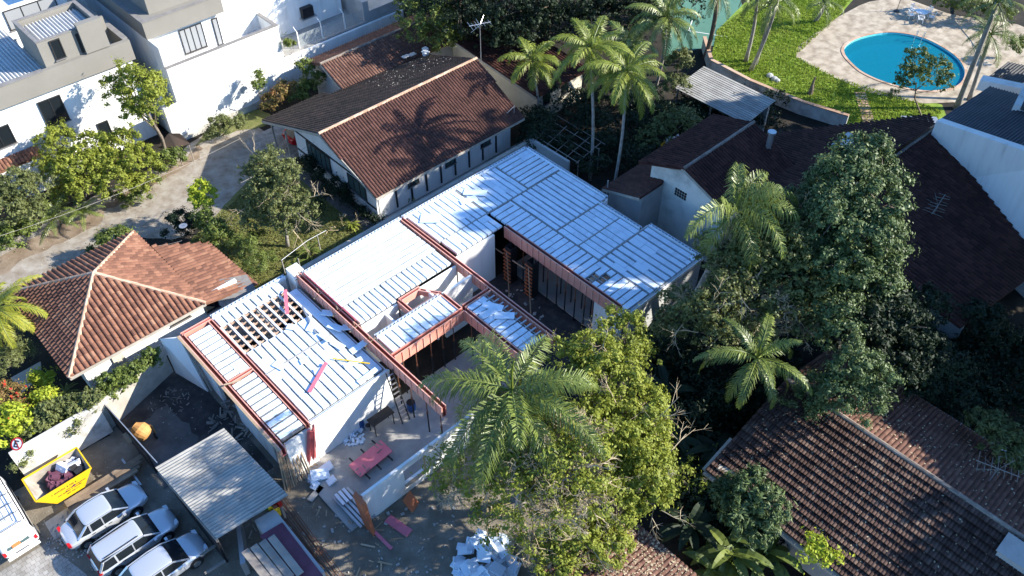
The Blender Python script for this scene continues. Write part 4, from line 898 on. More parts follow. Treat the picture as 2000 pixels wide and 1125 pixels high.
# pink table board on patio
r = empty('pink_panel', P(723,897,.12), 'large bright pink formwork panel lying on battens on the patio', 'panel'); mb = MB()
c4 = [P(681,910,.45), P(704,933,.45), P(767,882,.45), P(744,860,.45)]; mb.prism(c4, .06); mb.build('panel_top', M['hotpink'], r)
mb = MB()
for t in (.15,.5,.85):
    e = c4[0].lerp(c4[3], t); f = c4[1].lerp(c4[2], t); dd = (f-e).normalized(); mb.bar(e-dd*.4-VZ*.05, f+dd*.4-VZ*.05, .08, .09)
mb.build('support_batten', M['steel'], r)
for px, py in ((740,872),(706,918)):
    mb = MB()
    for i in range(5): q = P(px+random.uniform(-9,9), py+random.uniform(-6,6), .515); mb.bar(q, q+Vector((random.uniform(-.4,.4), random.uniform(-.3,.3), .01)), .06, .02)
    mb.build('stain', M['owood'], r)
# front white wall with the window opening
r = empty('garden_wall_panel', L(4,15.2,0), 'freestanding white front wall with a square window opening below the palm', 'wall')
mb = MB(); z1 = 2.6
mb.lb(1.6,4.2,15.25,15.42,0,z1); mb.lb(4.21,5.6,15.25,15.42,0,.9); mb.lb(4.21,5.6,15.25,15.42,2.15,z1); mb.lb(5.61,9.2,15.25,15.42,0,z1)
mb.build('wall', M['white'], r); mb = MB(); mb.lb(4.15,5.65,15.43,15.6,.82,.9); mb.lb(5.5,5.6,15.43,15.5,.9,2.2); mb.build('window_board', M['wood'], r)
mb = MB(); mb.hexa([L(1.3,15.5,0), L(1.5,15.3,0), L(1.5,16.2,0), L(1.3,16.3,0)], [L(1.25,15.1,2.75), L(1.5,15.0,2.75), L(1.5,15.9,2.75), L(1.25,15.9,2.75)]); tag(mb.build('orange_board', M['orange']), 'tall orange plywood sheet standing against the end of the white wall', 'plywood sheet')
board(P(793,968,.9), P(812,992,.05), .7, 'orange', 'short orange plywood piece leaning below the window opening', 'plywood sheet'); board(P(757,1012,.1), P(800,1042,.1), .5, 'hotpink', 'pink board lying flat on the sand near the white wall'); board(P(731,1038,.1), P(765,1072,.1), .18, 'hotpink', 'narrow pink strip lying lowest on the sandy ground')
# roofing sheet stack
r = empty('sheet_stack', P(680,1000,0), 'stack of long grey metal sections lying on the patio edge', 'metal sections'); mb = MB()
for i in range(5): off = VA*(i*.22); mb.bar(P(652,972,.3)+off, P(706,1030,.3)+off, .14, .12)
mb.build('section', M['galv'], r)
mb = MB()
for i in range(3): off = VA*(i*.25); mb.bar(P(655,965,.5)+off, P(672,985,.5)+off, .16, .05)
tag(mb.build('white_offcuts', M['whitec']), 'three short white offcuts laid on top of the grey metal sections', 'offcuts')
board(P(604,978,.1), P(628,950,.1), .35, 'conc', 'grey plank beside the foam offcuts on the patio corner', 'plank')
# poles leaning
def poles(name, p0, p1, n, spread, m, label, r_=.045, seed=2):
    rn = random.Random(seed); mb = MB()
    for i in range(n):
        o = VA*((i-n/2)*spread)+Vector((rn.uniform(-.08,.08), rn.uniform(-.08,.08), rn.uniform(0,.12))); mb.bar(Vector(p0)+o+VA*rn.uniform(-.1,.1), Vector(p1)+o*.7+VZ*rn.uniform(-.2,.2), r_*1.7, r_*1.5)
    return tag(mb.build(name, M[m]), label, 'timber bundle')
poles('timber_bundle', P(583,945,.1), P(556,862,2.9), 15, .11, 'wood', 'bundle of raw wooden battens leaning on the slab corner'); poles('red_timber_bundle', P(610,905,.1), L(1.8,10.75,3.4), 8, .09, 'red', 'bundle of reddish battens leaning on the front wall corner', .06)
poles('red_planks', P(612,900,.2), P(665,857,.2), 8, .10, 'hotpink', 'loose pile of pink battens on the patio beside the leaning bundle', .05)
poles('rebar_pile', P(520,960,.1), P(660,1140,.1), 12, .10, 'rust', 'long rusty bars lying on the ground to the lower right of the shelter', .02)
heap('timber_scraps', P(600,885,.1), .9, 60, .7, 'wood', 'splintered timber scraps round the foot of the leaning bundles', 'timber scraps', 1, seed=21, hgt=.4, asp=.07)
heap('timber_scraps', P(660,1060,.03), 3.2, 55, .6, 'wood', 'raw timber offcuts strewn over the sand between the rusty bars and the foam heap', 'timber scraps', 1, seed=51, hgt=.03, asp=.06)
heap('timber_scraps', P(480,1010,.03), 1.4, 30, .5, 'owood', 'grey timber offcuts in the shade under the right side of the shelter', 'timber scraps', 1, seed=53, hgt=.1, asp=.08)
heap('rubble_heap', P(330,785,.03), 1.2, 60, .22, 'owood', 'low heap of rubble and offcuts beside the open gate and the mixer', 'rubble', .8, seed=54, hgt=.15, asp=.12)
heap('gravel_heap', P(150,1040,.03), 1.6, 260, .1, 'conc', 'pale gravel spilled on the ground between the minibus and the sedan', 'gravel', 1.5, seed=55, hgt=.05)
# ---- corrugated shelter
r = empty('corrugated_shelter', L(-3.2,9.5,0), 'shelter with a weathered corrugated fibre cement roof in the yard', 'shelter')
corr_roof('roof', r, P(303,913,2.6), P(423,1052,2.5), P(435,838,3.0), .2, M['fcem'], rows=2, amp=.045, sheet_w=1.1)
mb = MB()
for a, b in ((-5.0,6.8),(-5.0,12.1),(-1.6,7.0),(-1.5,12.2)): mb.lb(a-.06,a+.06,b-.06,b+.06,0,2.5)
mb.build('post', M['owood'], r); mb = MB(); mb.lb(-5.1,-4.98,6.7,12.3,.0,1.9); mb.build('board_wall', M['steel'], r)
mb = MB(); mb.bar(P(310,922,2.45), P(424,1056,2.35), .1, .14); mb.build('eave_beam', M['owood'], r)
# clothes hung at the shelter's right corner
for (px, py), m, lab, s_ in (((540,985),'redp','red cloth hanging at the corner of the corrugated shelter',.28),((537,1000),'yel2','yellow cloth hanging below the red one at the shelter corner',.42),((523,995),'green2','green cloth hanging under the edge of the shelter roof',.28)):
    c = P(px,py,1.6); mb = MB()
    pts = [c+Vector(((i-2)*.14, .1*math.sin(i*1.7), (.05*math.cos(i*2)))) for i in range(5)]
    mb.v = [tuple(p+VZ*s_) for p in pts]+[tuple(p-VZ*s_+Vector((.06*math.sin(i),.05,0))) for i, p in enumerate(pts)]; mb.f = [(i,i+1,6+i,5+i) for i in range(4)]; mb.var = [.5]*4
    o = mb.build('hanging_cloth', M[m], label=lab, cat='cloth'); so = o.modifiers.new('t','SOLIDIFY'); so.thickness = .02
# maroon panel structure bottom
r = empty('maroon_cabin', P(560,1080,0), 'low maroon panelled cabin roof with timbers piled on it at the bottom', 'cabin')
mb = MB(); mb.prism([P(508,1048,1.9), P(552,1022,1.9), P(650,1150,1.9), P(600,1180,1.9)], .1); mb.build('roof_panel', M['maroon'], r)
mb = MB(); mb.prism([P(512,1052,0.0), P(550,1030,0.0), P(645,1150,0.0), P(600,1175,0.0)], 1.88); mb.build('cabin_wall', M['greyw'], r)
for i in range(4):
    mb = MB(); mb.bar(P(478+i*17,1075-i*9,2.15), P(530+i*19,1140-i*6,2.15), .38, .05); tag(mb.build('grey_plank', M['owood']), 'weathered grey plank, %s from the left over the maroon cabin roof' % ['first','second','third','fourth'][i], 'plank', 'weathered planks on the maroon cabin')
# small site junk by shelter
for i, (px, py, px2, py2) in enumerate(((392,1085,425,1062),(400,1120,440,1095))):
    board(P(px,py,.9), P(px2,py2,.9), .14, 'owood', ['grey rail beside the bonnet of the lowest silver car','grey rail nearest the bottom edge below the shelter'][i], 'rail')
mb = MB(); mb.prism([P(470,1040,.1), P(478,1036,.1), P(490,1120,.1), P(480,1125,.1)], 1.2); tag(mb.build('tilted_sheet', M['galv']), 'pale metal sheet on edge below the shelter roof', 'metal sheet')
# ---- garden wall with ivy at left, gate, mixer, fence
r = empty('ivy_wall', L(-6,.3,0), 'old white garden wall overgrown with green creeper behind the yellow skip', 'wall')
mb = MB(); mb.hexa([L(-10.6,.25,0),L(-10.6,.5,0),L(-5.7,.5,0),L(-5.7,.25,0)],[L(-10.6,.0,2.3),L(-10.6,.25,2.3),L(-5.7,.35,2.4),L(-5.7,.1,2.4)]); mb.build('wall', M['wdirty'], r); mb = MB(); mb.hexa([L(-5.69,.05,0),L(-5.69,.3,0),L(-1.0,-1.2,0),L(-1.0,-1.45,0)],[L(-5.69,.05,2.4),L(-5.69,.3,2.4),L(-1.0,-1.2,2.4),L(-1.0,-1.45,2.4)]); mb.build('rear_wall', M['fascia'], r)
mb = MB(); mb.prism([P(205,800,0),P(205,806,0),P(310,925,0),P(306,925,0)], 1.9); tag(mb.build('gate', M['steel']), 'dark sheet metal gate leaf standing open beside the concrete mixer', 'gate')
mb = MB(); mb.bar(P(205,790,2.0), P(308,905,2.0), .05, .07); tag(mb.build('gate_rail', M['galv']), 'pale metal rail running along the top of the dark gate', 'rail')
r = empty('white_panel_wall', L(-.4,-.6,0), 'slanting white panel propped between the terracotta house and the slab', 'panel'); mb = MB(); mb.hexa([L(-.95,-1.0,0),L(-.85,-.9,0),L(-.15,1.6,0),L(-.25,1.7,0)],[L(-1.0,-.95,3.3),L(-.9,-.85,3.3),L(-.1,-.1,3.5),L(-.2,.0,3.5)]); mb.build('panel', M['white'], r); mb = MB(); mb.bar(L(-.12,.1,3.5), L(-.05,1.8,.05), .12, .12); mb.build('raking_post', M['owood'], r)
r = empty('concrete_mixer', P(275,845,0), 'orange concrete mixer with a round drum in the dark yard', 'concrete mixer')
c = P(276,842,.85); ax = Vector((-.62,.25,.35)).normalized(); mb = MB(); sgs = [(-.5,.20),(-.42,.38),(-.1,.5),(.15,.5),(.45,.30),(.5,.28)]
mb.path([c+ax*t for t, _ in sgs], [q for _, q in sgs], 16); mb.build('drum', M['mixer'], r, smooth=False)
mb = MB(); mb.bar(c+VA*-.6, c+VA*.6, .08, .1); mb.bar(c-VA*.6, c-VA*.6-VZ*.8, .07, .07); mb.bar(c+VA*.6, c+VA*.6-VZ*.8, .07, .07); mb.bar(c-VA*.55-VZ*.75-VB*.4, c-VA*.55-VZ*.75+VB*.4, .07, .07); mb.build('frame', M['mixer'], r)
mb = MB(); mb.ob(c-VA*.75-VB*.1+VZ*.0, VA*.14, VB*.25, VZ*.2); mb.build('motor_cover', M['wood'], r)
for k in (-1,1):
    mb = MB(); q = c+VA*k*.5+VB*.3; q.z = .2; mb.tube(q-VA*.05, q+VA*.05, .2, n=14); mb.build('wheel', M['tyre'], r)
# plank bench by the cars
r = empty('plank_stack', P(200,950,0), 'long stack of weathered planks on two crosspieces between the skip and the cars', 'plank stack')
for i, (o_, w_) in enumerate(((-.36,.3),(-.08,.24),(.16,.2),(.36,.18))):
    mb = MB(); mb.bar(L(-9.7,3.95+o_,.42+.03*(i%2)), L(-5.3-.2*i,3.95+o_,.42+.03*(i%2)), w_-.01, .12); mb.build('plank', M['dplank'], r)
mb = MB(); mb.bar(L(-9.0,3.3,.26), L(-9.0,4.7,.26), .1, .12); mb.bar(L(-6.2,2.9,.26), L(-6.2,5.2,.26), .1, .12); mb.build('crosspiece', M['galv'], r)
# ---- skip
def skip():
    r = empty('skip', L(-9.2,2.3,0), 'yellow rubbish skip filled with debris beside the creeper wall', 'skip')
    a0, a1, b0, b1, zt = -10.75, -7.75, 1.35, 3.2, 1.35; c = .75
    top = [L(a0,b0,zt), L(a0,b1,zt), L(a1,b1,zt), L(a1,b0,zt)]; bot = [L(a0+c,b0+.15,.15), L(a0+c,b1-.12,.15), L(a1-c,b1-.12,.15), L(a1-c,b0+.15,.15)]
    mb = MB(); mb.add(top+bot, [(0,1,5,4),(1,2,6,5),(2,3,7,6),(3,0,4,7),(4,5,6,7)]); o = mb.build('body', M['yellow'], r)
    q = lambda p, k: p.lerp(L(-9.25,2.28,p.z), k)
    ti = [q(p,.035) for p in top]; bi = [q(p,.05)+VZ*.03 for p in bot]
    mb = MB(); mb.add(ti+bi, [(0,4,5,1),(1,5,6,2),(2,6,7,3),(3,7,4,0),(4,7,6,5)]); mb.build('inner_faces', M['skin_in'], r)
    mb = MB()
    for i in range(4): mb.bar(top[i]+VZ*.02, top[(i+1)%4]+VZ*.02, .07, .07)
    mb.build('rim', M['yellow'], r)
    # faded lettering: too worn to read, three rows of small dark strokes
    mb = MB(); n = (top[2]-top[1]).cross(bot[1]-top[1]).normalized(); n = n if n.dot(VB) > 0 else -n
    rn = random.Random(4)
    for row, (t, u0, u1) in enumerate(((.22,.22,.72),(.42,.5,.95),(.55,.25,.85),(.72,.45,.8))):
        u = u0
        while u < u1:
            e = top[1].lerp(top[2], u); f = bot[1].lerp(bot[2], u); c_ = e.lerp(f, t)+n*.008; wd = rn.uniform(.03,.05); dn = (f-e).normalized()
            mb.ob(c_, VA*wd*.5, dn*(.055 if row == 0 else .03), n*.003)
            if rn.random() < .6: mb.ob(c_+VA*wd*.5, VA*wd*.3, dn*.012, n*.003)
            u += rn.choice((.026,.026,.03,.055))
    mb.build('faded_lettering', M['frame'], r)
    return r
skip()
heap('skip_debris', L(-9.1,2.35,.75), .8, 60, .45, 'maroon', 'purple-brown broken debris lying inside the yellow skip', 'debris', seed=31, hgt=.45)
heap('white_sacks', L(-8.5,1.95,1.0), .4, 5, .6, 'whitec', 'white sacks lying on the debris in the yellow skip', 'sacks', 2.0, seed=33, hgt=.2)
heap('black_sacks', L(-8.2,2.3,.95), .35, 5, .5, 'black', 'black bags at the far end inside the yellow skip', 'bags', 2.2, seed=34, hgt=.2)
# ---- no parking sign
r = empty('no_parking_sign', P(45,925,0), 'round white no-parking sign with a red ring and a letter E at the far left', 'sign')
sc_ = P(33,867,2.5); nrm = Vector((-.12,-.55,.83)).normalized(); up_ = (VZ-nrm*VZ.dot(nrm)).normalized(); rt = up_.cross(nrm)
base = Vector((sc_.x, sc_.y, 0)); mb = MB(); mb.tube(base, sc_-nrm*.05, .035); mb.build('post', M['galv'], r)
def disc(rr, off, m, nm, inner=0):
    mb = MB(); k = 28; vs = []
    for q in ((rr, inner) if inner else (rr,)):
        vs += [sc_+nrm*off+(rt*math.cos(2*math.pi*i/k)+up_*math.sin(2*math.pi*i/k))*q for i in range(k)]
    mb.add(vs, [(i,(i+1)%k,k+(i+1)%k,k+i) for i in range(k)] if inner else [tuple(range(k))]); return mb.build(nm, M[m], r)
disc(.36, 0, 'whitep', 'disc'); disc(.36, .006, 'redl', 'ring', .28)
mb = MB()
for x, y, w_, h_ in ((-.09,0,.03,.15),(.0,.13,.1,.028),(-.01,0,.08,.028),(.0,-.13,.1,.028)): mb.ob(sc_+nrm*.018+rt*x*1.2+up_*y*1.15, rt*w_*1.15, up_*h_*1.2, nrm*.002)
mb.build('letter_e', M['frame'], r); mb = MB(); mb.ob(sc_+nrm*.014, (rt-up_).normalized()*.28, (rt+up_).normalized()*.03, nrm*.002); mb.build('diagonal_bar', M['redl'], r)

# ================================================================ VEHICLES
def car(name, label, loc, rz, kind, m='silver'):
    r = empty(name, (0,0,0), label, 'car')
    Ln, W = 4.4, .86
    def loft(st, prof, m_, nm, sub=1, parent=r, ends=True):
        mb = MB(); k = None; vs = []
        for x, *pp in st:
            pts = prof(x, *pp); k = len(pts); vs += [(x, y, z) for y, z in pts]
        nS = len(st); fs = [(i*k+j, i*k+(j+1)%k, (i+1)*k+(j+1)%k, (i+1)*k+j) for i in range(nS-1) for j in range(k)]
        if ends: fs += [tuple(range(k))[::-1], tuple(range((nS-1)*k, nS*k))]
        mb.add(vs, fs); o = mb.build(nm, m_, parent, local=True, smooth=True)
        if sub: s = o.modifiers.new('s','SUBSURF'); s.levels = s.render_levels = 2
        return o
    tail = .92 if kind == 'sedan' else .98
    st = [(-2.2,.60,.62,.50),(-2.12,.76,.80,.32),(-1.75,.85,.86,.22),(-1.2,.86,.90,.20),(-.2,.87,.90,.20),(.7,.87,.92,.20),(1.3,.86,.88,.20),(1.8,.82,.80,.24),(2.1,.70,.70,.32),(2.2,.52,.58,.45)]
    if kind == 'sedan': st = [(x, w_, t_+(.06 if x < -1.1 else 0), b_) for x, w_, t_, b_ in st]
    def prof(x, w_, t_, b_): return [(-w_*.85,b_),(-w_,b_+.15),(-w_,t_-.18),(-w_*.93,t_-.03),(-w_*.5,t_+.03),(0,t_+.045),(w_*.5,t_+.03),(w_*.93,t_-.03),(w_,t_-.18),(w_,b_+.15),(w_*.85,b_)]
    body = loft(st, prof, M[m], 'body')
    xr0, xr1 = (-1.62,-1.02) if kind == 'sedan' else ((-2.08,-1.75) if kind == 'estate' else (-1.95,-1.35))
    xf0, xf1 = 1.15, .42
    gl = [(xr0,.72,.88,.90),(xr1,.655,.88,1.38 if kind != 'estate' else 1.42),(-.3,.675,.88,1.43),(xf1,.655,.88,1.39),(xf0,.74,.88,.92)]
    mb = MB(); vs = []
    for i, (x, w_, z0, z1) in enumerate(gl): vs += [(x,-.80 if 0 < i < 4 else -.72,z0),(x,-w_,z1),(x,0,z1+.02),(x,w_,z1),(x,.80 if 0 < i < 4 else .72,z0)]
    fs = [(i*5+j, i*5+j+1, (i+1)*5+j+1, (i+1)*5+j) for i in range(4) for j in range(4)]
    mb.add(vs, fs); mb.build('windows', M['glass'], r, local=True)
    # roof panel
    st2 = [(xr1-.05,.63,1.375,.02),(xr1+.08,.66,1.415,.02),(-.3,.685,1.455,.02),(xf1-.06,.66,1.42,.02),(xf1+.05,.64,1.39,.02)]
    if kind == 'estate': st2[0] = (xr1-.12,.65,1.42,.02)
    def p2(x, w_, z, t_): return [(-w_,z-.05),(-w_*.93,z+.005),(-w_*.5,z+.03),(0,z+.037),(w_*.5,z+.03),(w_*.93,z+.005),(w_,z-.05)]
    loft(st2, p2, M[m], 'roof_panel')
    for s in (-1,1):
        mb = MB()
        mb.bar((xf0,s*.75,.90), (xf1,s*.665,1.385), .07, .05); mb.bar((xr0,s*.745,.90), (xr1,s*.66,1.37), .13, .05); mb.bar((-.25,s*.815,.90), (-.22,s*.695,1.40), .06, .03)
        if kind != 'coupe': mb.bar((xr1+.1 if kind=='sedan' else -1.15,s*.81,.90), (xr1+.15 if kind=='sedan' else -1.15,s*.68,1.39), .09, .03)
        mb.bar((xr1,s*.655,1.385), (-.3,s*.685,1.43), .05, .05); mb.bar((-.3,s*.685,1.43), (xf1,s*.66,1.40), .05, .05)
        mb.build('pillars', M[m], r, local=True)
        mb = MB(); mb.ob(Vector((.78,s*.99,.98)), Vector((.07,0,0)), Vector((0,.1,0)), Vector((0,0,.07))); mb.bar((.82,s*.82,.95),(.8,s*.95,.97),.05,.04); mb.build('mirror', M[m], r, local=True)
        for x in (-1.38,1.32):
            mb = MB(); mb.tube((x,s*.66,.31),(x,s*.885,.31),.31,n=24); w_ = mb.build('wheel', M['tyre'], r, local=True)
            mb = MB(); mb.tube((x,s*.885,.31),(x,s*.905,.31),.2,n=16)
            for k in range(5): a = k*1.2566; mb.bar((x,s*.91,.31),(x+.2*math.cos(a),s*.91,.31+.2*math.sin(a)),.05,.02,up=Vector((0,1,0)))
            o = mb.build('rim', M['rim'], w_, local=True)
            mb = MB(); mb.tube((x,s*.83,.33),(x,s*.868,.33),.375,n=24); mb.build('wheel_arch', M['black'], r, local=True)
        mb = MB(); mb.ob(Vector((2.04,s*.58,.66)), Vector((.1,-s*.04,0)), Vector((0,.14,0)), Vector((0,0,.07))); mb.build('headlight', M['clear'], r, local=True)
        mb = MB(); mb.ob(Vector((-2.1,s*.62,.76)), Vector((.07,s*.03,0)), Vector((0,.13,0)), Vector((0,0,.09))); mb.build('tail_light', M['redl'], r, local=True)
        if kind == 'estate': mb = MB(); mb.bar((-1.6,s*.54,1.49),(.2,s*.54,1.50),.035,.04); mb.build('roof_rail', M['steel'], r, local=True)
        mb = MB(); mb.bar((-.05,s*.872,.80),(.12,s*.872,.80),.02,.03); mb.bar((-.95,s*.872,.80),(-.78,s*.872,.80),.02,.03); mb.build('door_handle', M['frame'], r, local=True)
        mb = MB(); mb.bar((-.25,s*.871,.30),(-.25,s*.871,.84),.012,.01,up=Vector((1,0,0))); mb.bar((.72,s*.871,.30),(.72,s*.871,.84),.012,.01,up=Vector((1,0,0))); mb.build('door_seam', M['black'], r, local=True)
    mb = MB(); mb.ob(Vector((2.19,0,.5)), Vector((.02,0,0)), Vector((0,.4,0)), Vector((0,0,.09))); mb.build('grille', M['black'], r, local=True)
    mb = MB(); mb.ob(Vector((-2.215,0,.6)), Vector((.01,0,0)), Vector((0,.2,0)), Vector((0,0,.06))); mb.build('number_plate', M['wplas'], r, local=True)
    mb = MB()
    for s in (-.35,.2): mb.bar((1.12,s,.97),(.95,s+.45,1.06),.02,.02)
    mb.build('wiper', M['black'], r, local=True)
    r.location = loc; r.rotation_euler = (0,0,rz); return r
car('silver_sedan', 'silver sedan parked uppermost of the three cars next to the plank stack', L(-8.45,5.75,0), AA, 'sedan')
car('silver_estate', 'silver estate car with black roof rails parked between the other two cars', L(-7.95,8.25,0), AA, 'estate')
car('silver_hatchback', 'silver car cut off by the bottom edge, lowest of the three parked cars', L(-7.55,10.6,0), AA, 'coupe')
# minibus
r = empty('white_minibus', (0,0,0), 'white minibus with a ladder rack on its roof at the lower left corner', 'minibus')
def rr_section(w_, z0, z1, rad=.3):
    pts = [(-w_*.97,z0),(-w_,z0+.25),(-w_,z1-.55),(-w_*.93,z1-.2),(-w_*.8,z1-.05),(-w_*.4,z1+.02),(0,z1+.03)]; return pts+[(-y,z) for y, z in pts[:-1][::-1]]
mb = MB(); vs = []; st = [(-2.35,.72,.55,1.5),(-2.25,.88,.4,1.72),(-2.0,.92,.3,1.9),(0,.93,.3,1.95),(1.9,.92,.3,1.92),(2.2,.86,.35,1.75),(2.3,.7,.5,1.4)]
for x, w_, z0, z1 in st: vs += [(x,y,z) for y, z in rr_section(w_,z0,z1)]
k = 13; mb.add(vs, [(i*k+j,i*k+(j+1)%k,(i+1)*k+(j+1)%k,(i+1)*k+j) for i in range(6) for j in range(k)]+[tuple(range(k))[::-1],tuple(range(6*k,7*k))]); o = mb.build('body', M['whitep'], r, local=True, smooth=True); o.modifiers.new('s','SUBSURF').render_levels = 2
mb = MB(); mb.hexa([Vector((-2.40,-.55,1.18)),Vector((-2.40,.55,1.18)),Vector((-2.36,.55,1.18)),Vector((-2.36,-.55,1.18))],[Vector((-2.24,-.5,1.56)),Vector((-2.24,.5,1.56)),Vector((-2.2,.5,1.56)),Vector((-2.2,-.5,1.56))]); mb.build('rear_window', M['gglass'], r, local=True)
mb = MB(); mb.hexa([Vector((-2.42,-.1,1.22)),Vector((-2.42,.3,1.22)),Vector((-2.40,.3,1.22)),Vector((-2.40,-.1,1.22))],[Vector((-2.345,-.1,1.4)),Vector((-2.345,.3,1.4)),Vector((-2.33,.3,1.4)),Vector((-2.33,-.1,1.4))]); mb.build('orange_sticker', M['bright_o'], r, local=True)
for s in (-1,1):
    mb = MB(); mb.ob(Vector((-2.3,s*.78,.95)), Vector((.05,0,0)), Vector((0,.07,0)), Vector((0,0,.14))); mb.build('tail_light', M['redl'], r, local=True)
    for x in (-1.4,1.4):
        mb = MB(); mb.tube((x,s*.7,.33),(x,s*.94,.33),.33,n=20); w_ = mb.build('wheel', M['tyre'], r, local=True); mb = MB(); mb.tube((x,s*.94,.33),(x,s*.955,.33),.19,n=14); mb.build('rim', M['rim'], w_, local=True)
    mb = MB(); mb.lathe((0,0,0), [(0.001,0),(.001,.001)], 3) if False else None
    mb.ob(Vector((-.3,s*.925,1.45)), Vector((1.7,0,0)), Vector((0,.012,0)), Vector((0,0,.17))); mb.build('side_window', M['glass'], r, local=True)
mb = MB(); mb.ob(Vector((-2.38,0,.5)), Vector((.05,0,0)), Vector((0,.8,0)), Vector((0,0,.07))); mb.build('bumper', M['whitep'], r, local=True)
mb = MB(); mb.bar((-2.41,-.35,.75),(-2.41,.35,.75),.02,.05); mb.build('door_seam', M['frame'], r, local=True)
mb = MB()
for s in (-.82,.82): mb.tube((-1.9,s,2.15),(2.0,s,2.15),.03); mb.tube((-1.9,s,2.28),(2.0,s,2.28),.02)
for x in (-1.9,-1.2,-.5,.2,.9,1.6,2.0): mb.tube((x,-.82,2.15),(x,.82,2.15),.022); mb.tube((x,-.82,1.9),(x,-.82,2.28),.02); mb.tube((x,.82,1.9),(x,.82,2.28),.02)
mb.build('roof_rack', M['steel'], r, local=True)
r.location = L(-12.35,2.5,0); r.rotation_euler = (0,0,AA+math.pi/2)
lad = empty('roof_ladder', (0,0,0), 'aluminium extension ladder tied on the roof rack of the white minibus', 'ladder')
mb = MB()
for s in (-.1,.32): mb.bar((-1.5,s,2.24),(2.1,s,2.24),.04,.08)
mb.build('rails', M['galv'], lad, local=True); mb = MB()
for i in range(13): mb.bar((-1.4+i*.27,-.1,2.26),(-1.4+i*.27,.32,2.26),.035,.035)
mb.build('rungs', M['alu'], lad, local=True); lad.location = r.location; lad.rotation_euler = r.rotation_euler
# red car under carport
rc = car('red_car', 'dark red car mostly hidden under the carport roof of the brown house', L(19.3,-16.4,.03), AA, 'coupe', 'redl')

# ================================================================ POOL FURNITURE
pt = P(1796,36,0)
r = empty('pool_table', pt, 'round white plastic table on the pool paving at the top right', 'table')
mb = MB(); mb.lathe(pt, [(.58,.70),(.6,.74)], 20); mb.build('table_top', M['wplas'], r); 
for k in range(4):
    mb = MB(); a = k*1.571+.4; mb.tube(pt+Vector((.35*math.cos(a),.35*math.sin(a),.70)), pt+Vector((.48*math.cos(a),.48*math.sin(a),.04)), .03); mb.build('leg', M['wplas'], r)
ch = empty('plastic_chair', (0,0,0), 'white plastic armchair', 'chair', 'white chairs round the pool table')
mb = MB(); mb.ob(Vector((0,0,.42)), Vector((.24,0,0)), Vector((0,.24,0)), Vector((0,0,.02))); mb.build('seat', M['wplas'], ch, local=True)
mb = MB()
for i in range(5): y = -.2+i*.1; mb.bar((-.24,y,.42),(-.34,y,.88),.05,.02)
mb.bar((-.34,-.24,.88),(-.34,.24,.88),.06,.03); mb.build('backrest', M['wplas'], ch, local=True)
for x, y in ((.22,.22),(.22,-.22),(-.24,.22),(-.24,-.22)): mb = MB(); mb.tube((x,y,.42),(x*1.15,y*1.15,.04),.025,n=5); mb.build('leg', M['wplas'], ch, local=True)
for s in (-1,1): mb = MB(); mb.bar((-.3,s*.27,.64),(.24,s*.27,.64),.06,.025); mb.bar((.22,s*.27,.42),(.22,s*.27,.64),.03,.03); mb.build('armrest', M['wplas'], ch, local=True)
labs = ['white plastic chair at the far left side of the round pool table','white plastic chair behind the round pool table','white plastic chair at the right side of the round pool table','white plastic chair in front of the round pool table towards the pool','white plastic chair at the lower right of the round pool table']
for i, a in enumerate((185, 115, 30, -110, -30)):
    c_ = ch if i == 0 else copy_tree(ch); t = math.radians(a); c_.location = pt+Vector((1.0*math.cos(t), 1.0*math.sin(t), .04)); c_.rotation_euler = (0,0,t+math.pi); c_['label'] = labs[i]
r = empty('sunshade_base', P(1751,22,0), 'dark umbrella pole on a foot standing on the pool paving', 'umbrella pole'); b_ = P(1751,22,.04)
mb = MB(); mb.lathe(b_, [(.3,0),(.28,.08)], 14); mb.build('foot', M['steel'], r); mb = MB(); mb.tube(b_+VZ*.08, b_+VZ*1.6, .03); mb.build('pole', M['steel'], r)
# stump and stones on lawn
sp = P(1582,184,0); r = empty('tree_stump', sp, 'bare grey stump with a curved stub standing on the bright pool lawn', 'stump'); mb = MB(); mb.path([sp, sp+Vector((.02,0,.5)), sp+Vector((0,.05,1.0)), sp+Vector((.05,.05,1.7))], [.26,.2,.13,.06], 8); mb.build('trunk', M['bark'], r)
for i, (px, py, s_) in enumerate(((1503,150,.32),(1512,156,.3),(1518,159,.25))):
    mb = MB(); c_ = P(px,py,0); mb.lathe(c_, [(s_,0),(s_*1.05,s_*.4),(s_*.8,s_*.85),(s_*.3,s_*1.05)], 7); mb.build('boulder', M['greyw'], label=['darkest left boulder of the trio on the pool lawn','middle boulder of the trio on the pool lawn','smallest right boulder of the trio on the pool lawn'][i], cat='boulder')
# laundry
for i, (px, py) in enumerate(((1302,270),(1318,266))):
    c_ = P(px,py,2.2); mb = MB(); pts = [c_+VA*(j*.2-.4)+VZ*(.05*math.sin(j*2)) for j in range(5)]; mb.v = [tuple(p) for p in pts]+[tuple(p+VB*.5-VZ*(.35+.08*(j%2))) for j, p in enumerate(pts)]; mb.f = [(j,j+1,6+j,5+j) for j in range(4)]; mb.var = [.5]*4
    o = mb.build('laundry', M['whitec'], label=['left pale sheet hung out to dry above the small dark roof','right pale sheet hung out to dry above the small dark roof'][i], cat='laundry'); o.modifiers.new('t','SOLIDIFY').thickness = .02
mb = MB(); c_ = P(1295,282,2.0); mb.v = [tuple(c_+VA*x+VZ*z) for x, z in ((-.3,.2),(.3,.2),(.3,-.3),(-.3,-.3))]; mb.f = [(0,1,2,3)]; mb.var = [.5]; o = mb.build('laundry', M['yel2'], label='small yellow-green cloth hanging under the pale drying sheets', cat='laundry'); o.modifiers.new('t','SOLIDIFY').thickness = .02
